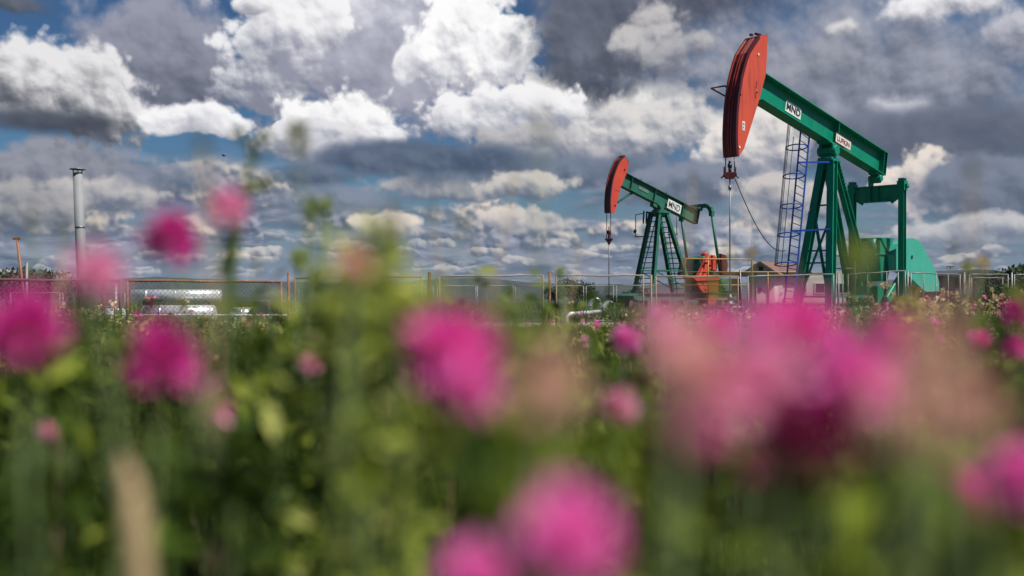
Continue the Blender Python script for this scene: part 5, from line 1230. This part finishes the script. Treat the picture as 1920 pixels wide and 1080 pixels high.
# ------------------------------------------------------------------ flowering plants close to the viewer, each one a thing
def blossom(c, r, col, col2, npet=150, el_=1.15, seed=1, sparse=1.0):
    q = np.random.default_rng(seed); n = int(npet * sparse); i = np.arange(n) + .5
    ph = np.arccos(1 - 1.86 * i / n); th = np.pi * (1 + 5 ** .5) * i + q.random(n) * .5
    d = np.stack([np.sin(ph) * np.cos(th), np.sin(ph) * np.sin(th), np.cos(ph)], 1); d2 = nrm_(d + np.array([0, 0, .35])); base = np.array(c) + d * r * np.array([.45, .45, .5]) ; L_ = r * (.36 + .52 * q.random(n) ** 1.4) * (1 + .15 * (d[:, 2] > .3))
    tip = base + d2 * L_[:, None] * np.array([1, 1, el_]); side = nrm_(np.cross(d2, q.normal(size=(n, 3)))); w = r * (.13 + .07 * q.random(n))[:, None]; up = np.cross(side, d2)
    mid = base * .45 + tip * .55 + up * (r * .08)
    v = np.stack([base - side * w * .3, base + side * w * .3, mid + side * w, tip + side * w * .55, tip - side * w * .55, mid - side * w], 1)
    b = (np.arange(n) * 6)[:, None]; f = np.concatenate([b + np.array([[0, 1, 2, 5]]), b + np.array([[5, 2, 3, 4]])], 0)
    k = q.random((n, 1)); cc = np.array(col) * k + np.array(col2) * (1 - k); t = np.repeat(cc, 6, 0) * (0.8 + .4 * q.random((n * 6, 1))); tipk = np.tile(np.array([0, 0, .15, .45, .45, .15]), n)[:, None]; t = np.clip(t * (1 - tipk * .3) + tipk * .3 * np.array([.95, .62, .78]) * (np.array(col)[0] > .45), 0, 1)
    return v.reshape(-1, 3), f, t
PK = dict(pink=((0.99, 0.24, 0.66), (0.97, 0.15, 0.56)), hot=((0.98, 0.13, 0.58), (0.95, 0.06, 0.47)), mag=((0.80, 0.022, 0.40), (0.58, 0.010, 0.27)), dark=((0.40, 0.004, 0.15), (0.24, 0.002, 0.08)),
          soft=((0.99, 0.46, 0.66), (0.96, 0.34, 0.56)), salmon=((0.88, 0.52, 0.40), (0.80, 0.38, 0.30)), bud=((0.42, 0.48, 0.11), (0.28, 0.36, 0.08)), tan=((0.66, 0.54, 0.30), (0.50, 0.40, 0.20)))
SG = (0.075, 0.115, 0.030)
def plant(kind, px, py, Y, r, label, name='pink_flower', cat='flower', group='pink clover flowers in the foreground', sparse=1.0, lean=None, nl=4, el_=1.15, seed=None, stem=0.0011, npet=150):
    seed = seed or int(px * 7 + py); rr = random.Random(seed); c = at(px, py, Y); gz = ground_z(c.x, c.y)
    lean = lean if lean is not None else rr.uniform(-.06, .06); o = Vector((c.x + lean, c.y + rr.uniform(0.0, .05), gz)); t = thing(name, label, cat, o, 0, group)
    tc_ = c - o; col, col2 = PK[kind]; v, f, tt = blossom(tuple(tc_), r, col, col2, npet, el_, seed, sparse)
    np_mesh('blossom' if kind not in ('bud', 'tan') else 'seed_head', v, f, PETM, t, tt)
    pts = [Vector((0, 0, -0.02)), Vector((tc_.x * .2, tc_.y * .3, tc_.z * .45)), Vector((tc_.x * .65, tc_.y * .7, tc_.z * .8)), tc_]
    if kind == 'bud' and Y > 1: stem = max(stem, .0030)
    m = MB(); m.tube(pts, [stem * 1.6, stem * 1.4, stem * 1.1, stem], 6); s_ = m.build('stem', STEM, t)
    P_ = []; ks = []
    for k in range(nl * 3):
        f_ = 0.25 + 0.62 * (k // 3 + rr.random() * .4) / nl; i = min(2, int(f_ * 3)); b = pts[i].lerp(pts[i + 1], f_ * 3 - i); P_.append([b.x + rr.uniform(-.022, .022), b.y + rr.uniform(-.012, .03), b.z + rr.uniform(-.012, .012)])
    P_ = np.array(P_); n = len(P_)
    v, f, tt = leaves(P_, np.array([rr.uniform(.009, .015) for _ in range(n)]), .45, mixcols(n, LC, (3, 3, 1, 1)), .6); np_mesh('foliage', v, f, LEAFM, t, tt)
    return t
STEM = mat('green_stem', SG, 0.6, var=0.15, scale=20)
STEMD = mat('dry_stem', (0.36, 0.26, 0.14), 0.8, var=0.15, scale=20)
FL = [
 ('mag', 305, 680, .44, .0135, 'deep pink flower left of centre-left, below the silver vessels', 1.25),
 ('mag', 45, 628, .40, .0150, 'large dark magenta flower cut by the left edge, below the rusty fence', 1.0),
 ('soft', 425, 395, .62, .0120, 'pale pink flower highest of all, against the sky on the branching stem', .95),
 ('mag', 318, 450, .55, .0135, 'dark magenta flower against the sky right of the vent stack', 1.0),
 ('dark', 345, 470, .60, .0075, 'small drooping dark bloom hanging just right of the dark magenta sky flower', 1.3),
 ('soft', 182, 520, .42, .0105, 'soft pink flower in front of the foot of the vent stack', 1.0),
 ('hot', 850, 672, .36, .0150, 'large hot pink flower at centre, below the middle fence panels', 1.0),
 ('pink', 880, 735, .34, .0095, 'pink flower touching the large hot pink one from below right', 1.1),
 ('pink', 1062, 1018, .235, .0112, 'large bright pink flower at the bottom centre', .85),
 ('pink', 885, 1085, .30, .0100, 'pink flower cut by the bottom edge, left of the bright one', .9),
 ('hot', 1490, 616, .37, .0130, 'hot pink flower in front of the foot of the blue ladder', .8),
 ('pink', 1425, 612, .36, .0080, 'lighter pink bloom left of the one before the blue ladder', .9),
 ('hot', 1345, 615, .58, .0095, 'small hot pink flower below the orange counterweight', 1.0),
 ('pink', 1600, 728, .35, .0150, 'bright pink flower right of the dark crimson one', .9),
 ('dark', 1500, 820, .245, .0105, 'dark crimson flower in the middle of the pink group at right', 1.0),
 ('soft', 1335, 735, .25, .0105, 'very blurred pale pink flower left of the dark crimson one', 1.0),
 ('soft', 1425, 720, .26, .0110, 'very blurred pale pink flower just above left of the dark crimson one', 1.0),
 ('hot', 1820, 955, .36, .0115, 'single deep pink flower low at the right', 1.1),
 ('soft', 1255, 640, .30, .0085, 'blurred dusty pink flower under the cream fence panel right of the small pump jack', 1.0),
 ('hot', 1668, 640, .45, .0080, 'narrow magenta bloom before the gate posts', 1.5),
 ('mag', 1908, 590, 1.0, .0150, 'sharp-edged magenta flower at the right edge, upper of two', 1.0),
 ('hot', 1903, 652, 1.0, .0120, 'magenta flower at the right edge, lower of two', 1.0),
 ('hot', 1590, 636, 1.1, .0100, 'small pink flower under the large pump jack legs', 1.0),
 ('pink', 1172, 640, 1.1, .0140, 'pink flower below the pipe bends of the small pump jack', 1.0),
 ('hot', 1835, 640, 1.3, .0130, 'small magenta flower left of the two at the right edge', 1.0),
 ('soft', 405, 765, .70, .0120, 'muted pink flower right of and below the deep pink one', 1.3),
 ('pink', 782, 592, .95, .0095, 'little pink flower at the foot of the dark red fence post', 1.3),
 ('soft', 760, 640, .9, .0075, 'tiny pink bloom below the dark red fence post', 1.0),
 ('soft', 583, 683, 1.0, .0105, 'faint pink flower in the green between the deep pink and hot pink ones', 1.0),
 ('soft', 1160, 765, .62, .0100, 'faint pink flower low between the yellow-green bud and the pale pink ones', 1.0),
 ('soft', 1235, 590, .9, .0095, 'faint pink bloom in front of the cream fence post', 1.0),
 ('mag', 1290, 820, .34, .0100, 'dim magenta flower left of the dark crimson one, low', 1.2),
 ('soft', 90, 810, .9, .0080, 'tiny dull pink bloom in the dark growth at far left', 1.0),
 ('pink', 1915, 905, .33, .0100, 'pink flower cut by the right edge, low', 1.2),
 ('hot', 1395, 870, .40, .0070, 'dark pink bloom below the very blurred pale pink one', 1.2),
]
for k, (kind, px, py, Y, r, lb, e_) in enumerate(FL):
    if not lb: continue
    plant(kind, px, py, Y, r, lb, el_=e_, seed=100 + k)
# faded salmon heads very near the lens at right and centre
for k, (px, py, Y, r, sp_, lb) in enumerate(((1745, 690, .22, .0100, .18, 'faded salmon flower head, softly blurred, right of the bright pink flower'), (1700, 800, .21, .0090, .18, 'faded salmon head below the bright pink flower at right'), (1810, 770, .24, .0095, .20, 'dusky faded head above the single deep pink flower at right'), (1030, 730, .26, .0095, .24, 'faded salmon head around the yellow-green bud at centre'), (1290, 690, .24, .0095, .26, 'faded salmon head above the very blurred pale pink flower'), (665, 500, .42, .0065, .6, 'small faded pink head before the yellow-green spray'))):
    plant('salmon', px, py, Y, r, lb, name='faded_flower', group='faded flower heads in the foreground', sparse=sp_, seed=300 + k, nl=2)
# buds and dry heads
for k, (kind, px, py, Y, r, lb, e_) in enumerate((('bud', 1062, 738, .42, .0090, 'yellow-green bud at centre among faded salmon heads', 1.0), ('bud', 682, 815, .45, .0110, 'round yellow-green bud low, left of centre', 1.1), ('bud', 1605, 485, .60, .0080, 'yellow-green seed plant standing before the large gear reducer', 2.0), ('bud', 1815, 500, 1.8, .012, 'small green seed head above the barred gate at right', .8), ('tan', 1843, 497, 1.5, .010, 'small brown seed head above the dark hall', 1.3), ('bud', 1340, 550, .9, .006, 'slender green seed plant before the orange counterweight', 3.0), ('tan', 1410, 478, 1.6, .008, 'small dry seed head above the shed gable', 2.0), ('bud', 850, 835, .38, .009, 'dim green bud below the large hot pink flower', 1.0), ('tan', 402, 1045, .6, .006, 'ochre withered flower at the bottom left', .8), ('bud', 1050, 510, 1.5, .008, 'small seed head before the top of the middle fence post', 1.2), ('bud', 585, 395, 1.1, .0095, 'green bud on a thin stem against the sky', 1.6), ('bud', 612, 388, 1.1, .0080, 'smaller green bud right beside the one on the thin stem', 1.5), ('bud', 560, 492, 1.3, .0100, 'slim green seed spike before the fence left of the leaf spray', 2.2))):
    plant(kind, px, py, Y, r, lb, name='seed_plant', cat='plant', group='budding stems in the foreground', el_=e_, seed=400 + k, npet=70)

# tall branching stem with buds against the sky
Yb = .95; o = at(440, 540, Yb); o.z = ground_z(0, Yb); BR = thing('branching_plant', 'tall thin branching green stem with buds reaching into the sky at left', 'plant', o)
def bp(px, py, Y=Yb): return at(px, py, Y) - o
m = MB(); m.tube([Vector((0, 0, -.02)), bp(430, 620), bp(436, 500), bp(445, 420), bp(462, 340), bp(472, 285)], [.0040, .0040, .0046, .0038, .0030, .0022], 6)
m.tube([bp(462, 340), bp(480, 290), bp(498, 262)], .0017, 5); m.tube([bp(472, 285), bp(452, 262), bp(443, 252)], .0017, 5); m.tube([bp(455, 370), bp(478, 355), bp(500, 346)], .0022, 5); m.tube([bp(468, 310), bp(520, 280), bp(556, 262)], .0010, 5)
m.build('stem', STEM, BR)
for (px, py, r, e_) in ((558, 252, .0120, 1.0), (496, 258, .0075, 1.0), (444, 252, .0065, 1.0), (470, 276, .0060, 1.2), (568, 276, .0065, 1.2)):
    v, f, tt = blossom(tuple(bp(px, py)), r, (0.17, 0.20, 0.045), (0.10, 0.13, 0.03), 50, e_, int(px)); np_mesh('bud', v, f, LEAFM, BR, tt)
P_ = np.array([list(bp(485, 352)), list(bp(500, 347)), list(bp(430, 470)), list(bp(440, 440)), list(bp(425, 500)), list(bp(448, 380))])
v, f, tt = leaves(P_, np.array([.022, .016, .020, .018, .020, .014]), .3, np.tile(np.array([[.16, .19, .05]]), (6, 1)), .3); np_mesh('foliage', v, f, LEAFM, BR, tt)
# pale dry stalk low at left
Yd = .40; a_ = at(262, 1120, Yd); b_ = at(242, 905, Yd); DS = thing('dry_stalk', 'thick pale dry stalk rising from the bottom edge at left', 'stalk', (a_.x + .03, Yd, ground_z(0, Yd)))
m = MB(); o = DS.location; m.tube([Vector((0.01, 0, -.02)), a_ - o, at(254, 985, Yd) - o, b_ - o, at(228, 845, .44) - o], [.0056, .0056, .0054, .0038, .0012], 8); m.build('stem', STEMD, DS)
P_ = np.array([list(at(243, 920, Yd) - o), list(at(275, 940, Yd) - o)]); v, f, tt = leaves(P_, np.array([.012, .012]), .3, np.tile(np.array([[.30, .24, .11]]), (2, 1)), .1); np_mesh('foliage', v, f, LEAFM, DS, tt)
# leafy sprays near the lens
def spray(name, label, px, py0, py1, Y, w, n, s, cols, seed, group=None, lean=0.0, asp=.32, pw=0.8, upb=.1):
    q = np.random.default_rng(seed); c = at(px, py1, Y); gz = ground_z(c.x, Y); top = at(px, py0, Y).z; low = at(px, py1, Y).z
    t = thing(name, label, 'plant', (c.x, Y, gz), 0, group); ns = 5; m = MB(); P_ = []
    for k in range(ns):
        dx = q.uniform(-.5, .5) * w; dy = q.uniform(-.03, .05); tt_ = q.uniform(.8, 1.0) if k else 1.0
        pts = [Vector((dx * .2, dy * .3, -.02)), Vector((dx * .5, dy, (low - gz) * .8)), Vector((dx * .9 + lean * .5, dy, (low + top) / 2 - gz)), Vector((dx * .6 + lean, dy, low + (top - low) * tt_ - gz))]
        m.tube(pts, [.0022, .0018, .0013, .0008], 5)
        for _ in range(n // ns):
            f_ = 1 - q.random() ** pw * .75; i = min(2, int(f_ * 3)); b = pts[i].lerp(pts[i + 1], min(1, f_ * 3 - i)); rr_ = w * .5 * (1.15 - f_) + .004; P_.append([b.x + q.normal() * rr_ * .5, b.y + q.normal() * rr_ * .4, b.z + q.normal() * .01])
    m.build('stem', STEM, t); P_ = np.array(P_); n = len(P_); v, f, tt = leaves(P_, s * (.7 + .6 * q.random(n)), asp, mixcols(n, cols, [1] * len(cols)), upb); np_mesh('foliage', v, f, LEAFM, t, tt); return t
YG = [(0.40, 0.44, 0.07), (0.30, 0.36, 0.06), (0.46, 0.48, 0.14)]; DG_ = [(0.035, 0.066, 0.010), (0.060, 0.100, 0.012)]; MG_ = [(0.20, 0.26, 0.028), (0.28, 0.34, 0.05)]
sg = 'leafy sprays close in the foreground'
spray('leafy_plant', 'tall yellow-green leafy plant against the fence left of the dark red post', 700, 430, 720, .52, .060, 200, .011, YG, 1, sg, asp=.25)
spray('leafy_plant', 'soft green plant left of the tall yellow-green one, topping the fence', 640, 490, 720, .60, .06, 110, .011, YG + MG_ + DG_, 23, sg, asp=.28)
spray('leafy_plant', 'second yellow-green plant right of the tall one, below the dark red post', 745, 550, 740, .55, .06, 90, .011, YG, 2, sg)
spray('leafy_plant', 'light yellow-green plant right of the dark red post, before the cream panel', 905, 545, 720, .60, .08, 60, .010, YG, 21, sg, asp=.2)
spray('leafy_plant', 'light green plant between the large hot pink flower and the middle fence post', 985, 585, 740, .70, .08, 80, .011, YG + MG_, 22, sg, asp=.25)
spray('leafy_plant', 'dark green leafy plant under the yellow-green one, left of centre', 600, 585, 760, .70, .085, 110, .015, DG_ + MG_ + YG, 3, sg)
spray('leafy_plant', 'dark leafy plant between the silver vessels and the pale pink sky flower', 440, 575, 760, .75, .07, 90, .013, DG_ + MG_, 4, sg)
spray('leafy_plant', 'dark green plant between the two magenta flowers at left', 165, 600, 780, .7, .07, 120, .013, DG_ + MG_, 5, sg)
spray('leafy_plant', 'dim plant at the left edge below the magenta flower', 40, 720, 900, 1.0, .16, 130, .016, DG_ + MG_, 6, sg)
spray('leafy_plant', 'mid green plant below the large hot pink flower', 860, 780, 980, .36, .08, 110, .013, MG_ + DG_, 7, sg)
spray('leafy_plant', 'olive plant under the bud at centre', 1080, 800, 980, .36, .08, 110, .013, MG_, 8, sg)
spray('leafy_plant', 'greyish green plant at the bottom right of centre', 1280, 860, 1060, .36, .10, 90, .013, MG_ + DG_, 9, sg)
spray('leafy_plant', 'green plant along the bottom right', 1560, 900, 1080, .36, .12, 140, .014, MG_ + DG_, 10, sg)
spray('leafy_plant', 'dark green plant at the right edge below the magenta flowers', 1890, 690, 900, .70, .10, 220, .015, DG_, 11, sg)
spray('leafy_plant', 'added shade-toned soft plant low at far left, behind the pale dry stalk', 130, 830, 1060, .50, .10, 110, .013, DG_, 31, sg)  # this and the next spray are added dark to imitate lower-left shadow
spray('leafy_plant', 'added shade-toned soft plant low right of the pale dry stalk', 370, 850, 1060, .52, .08, 80, .013, DG_, 32, sg)
spray('leafy_plant', 'mid green plant at the bottom, left of the bright pink flower', 640, 880, 1060, 1.0, .20, 150, .018, MG_ + DG_, 12, sg)
spray('leafy_plant', 'dark plant at the bottom left, right of the pale dry stalk', 400, 860, 1060, .95, .2, 120, .018, DG_, 13, sg)
spray('leafy_plant', 'dark plant filling the bottom left corner', 90, 900, 1080, .9, .2, 130, .018, DG_, 14, sg)
spray('leafy_plant', 'olive blurred plant in the middle of the left half', 520, 700, 900, 1.1, .2, 160, .018, MG_ + DG_, 15, sg)
spray('leafy_plant', 'yellow-green plant before the right-hand gate', 1692, 545, 640, 2.6, .16, 160, .02, YG, 16, sg)
spray('leafy_plant', 'greenish yellow stems in front of the large gear reducer', 1610, 455, 590, .75, .020, 30, .007, YG, 17, sg, asp=.25)
spray('leafy_plant', 'mid green plant at the far bottom right', 1750, 880, 1080, .40, .12, 130, .014, MG_ + DG_, 18, sg)
# thin grass stalks that rise against the sky
gs = 'thin blurred grass stalks against the sky'
for k, (px, py, Y, dx, lb) in enumerate(((380, 285, .55, -8, 'faint grass stalk between the small white cloud and the pale pink flower'), (555, 300, .6, -20, 'faint grass stalk under the top bud of the branching stem'), (735, 395, .75, 6, 'faint grass stalk above the yellow-green plant'), (868, 425, .8, 25, 'grass stalk right of the dark red post, leaning right'), (965, 340, .9, 20, 'grass stalk before the clouds left of the smaller pump jack'), (1015, 235, .55, 4, 'tallest faint grass stalk at centre against the clouds'), (1085, 470, 1.2, 10, 'short grass stalk just left of the smaller pump jack'), (890, 470, 1.1, 12, 'short grass stalk above the cream framed panel'), (1822, 330, .55, 2, 'faint grass stalk at right against the grey cloud'), (60, 420, .8, -6, 'faint grass stalk beside the orange pole'), (120, 440, .8, 5, 'faint grass stalk left of the vent stack'), (178, 430, .7, 6, 'faint grass stalk right of the vent stack'), (640, 470, .9, 8, 'faint grass stalk right of the two thin buds'), (480, 500, 1.0, 3, 'small grass stalk before the fence right of the branching stem'), (1300, 340, 1.1, 8, 'faint grass stalk between the two pump jacks'), (1500, 500, 1.6, 3, 'grass stalk before the foot of the blue ladder'), (810, 400, .9, -10, 'faint grass stalk above the dark red post'), (1785, 470, 1.0, 6, 'grass stalk right of the pale green belt guard'), (1365, 470, 1.0, -5, 'grass stalk before the long rod of the large pump jack'))):
    tp = at(px, py, Y); bt = at(px - dx * 3, 640, Y); o = Vector((bt.x, Y, ground_z(0, Y))); t = thing('grass_stalk', lb, 'grass stalk', o, 0, gs)
    m = MB(); m.tube([Vector((0, 0, -.02)), Vector((0.0, 0, bt.z - o.z)), tp - o], [.0015, .0013, .0009], 5); m.build('stem', STEM if k % 2 else STEMD, t)
    v, f, tt = blossom(tuple(tp - o), .0036, (.22, .21, .10), (.15, .16, .07), 30, 5.0, k + 5); np_mesh('seed_head', v, f, DRYM, t, tt)
# pale umbels and scattered small flowers in front of the gate and along the meadow
rr = random.Random(5)
def small(px, py, Y, kind, lb, name, grp, r):
    plant(kind, px, py, Y, r, lb, name=name, cat='flower', group=grp, seed=int(px * 3 + py), nl=3, npet=46, stem=.0022)
for px, py, Y, lb in ((1630, 535, 14, 'pale flat flower head before the gear reducer, left of a close pair'), (1655, 537, 15, 'left one of the pair of pale flower heads before the gear reducer'), (1665, 536, 14, 'right one of the pair of pale flower heads before the gear reducer'), (1675, 552, 12, 'pale flower head below the near pitman arm'), (1590, 554, 12, 'pale flower head at the gate hinge side, beside the gate posts'), (1603, 562, 11, 'low pale flower head just right of the gate posts'), (1634, 561, 12, 'pale flower head under the lone one before the gear reducer'), (1768, 546, 15, 'pale flower head between the belt guard and the hall'), (1645, 575, 10, 'pale flower head low under the pair before the gear reducer'), (1752, 577, 9, 'pale flower head at the grass tips under the belt guard tail'), (1490, 583, 9, 'pale flower head beside the foot of the blue ladder'), (1866, 560, 9, 'pale flower head before the bush at right'), (1720, 585, 8, 'pale flower head near the slanting pale bar'), (1780, 590, 7, 'lowest pale flower head left of the hall')):
    small(px, py, Y, 'tan', lb, 'pale_flower', 'pale flower heads before the right fence', .0009 * Y * 1.6 + .02)
LM = ((130, 'the tall vent stack'), (235, 'the left end of the rusty panel'), (400, 'the long silver vessel'), (530, 'the small silver vessel'), (660, 'the panel left of centre'), (790, 'the tall yellow-green plant'), (900, 'the cream panel'), (1020, 'the middle fence post'), (1130, 'the silver pipe bends'), (1220, 'the legs of the smaller pump jack'), (1350, 'the orange counterweight'), (1460, 'the pale shed'), (1530, 'the foot of the blue ladder'), (1600, 'the gate posts'), (1700, 'the gear reducer'), (1780, 'the belt guard'), (1850, 'the dark hall'), (1930, 'the right edge of the fence'))
CN = dict(hot='bright pink', mag='magenta', pink='pink', soft='pale pink'); seen = set()
for k in range(400):
    if len(seen) >= 46: break
    Y = rr.uniform(3.2, 13); px = rr.choice([rr.uniform(1560, 1900), rr.uniform(1080, 1900), rr.uniform(20, 1900)]); py = 540 + (CAM_Z - (ground_z(0, Y) + .60)) / Y * FPX + rr.uniform(-14, 12)
    kd = rr.choice(['hot', 'mag', 'pink', 'soft']); lm = [n for x, n in LM if px < x][0]
    lb = '%s %s flower in the meadow below %s' % ('larger near' if Y < 6 else 'tiny distant' if Y > 9 else 'small', CN[kd], lm)
    if lb in seen: continue
    seen.add(lb); small(px, py, Y, kd, lb, 'meadow_flower', 'small pink flowers out in the meadow', .016 + .0012 * Y)
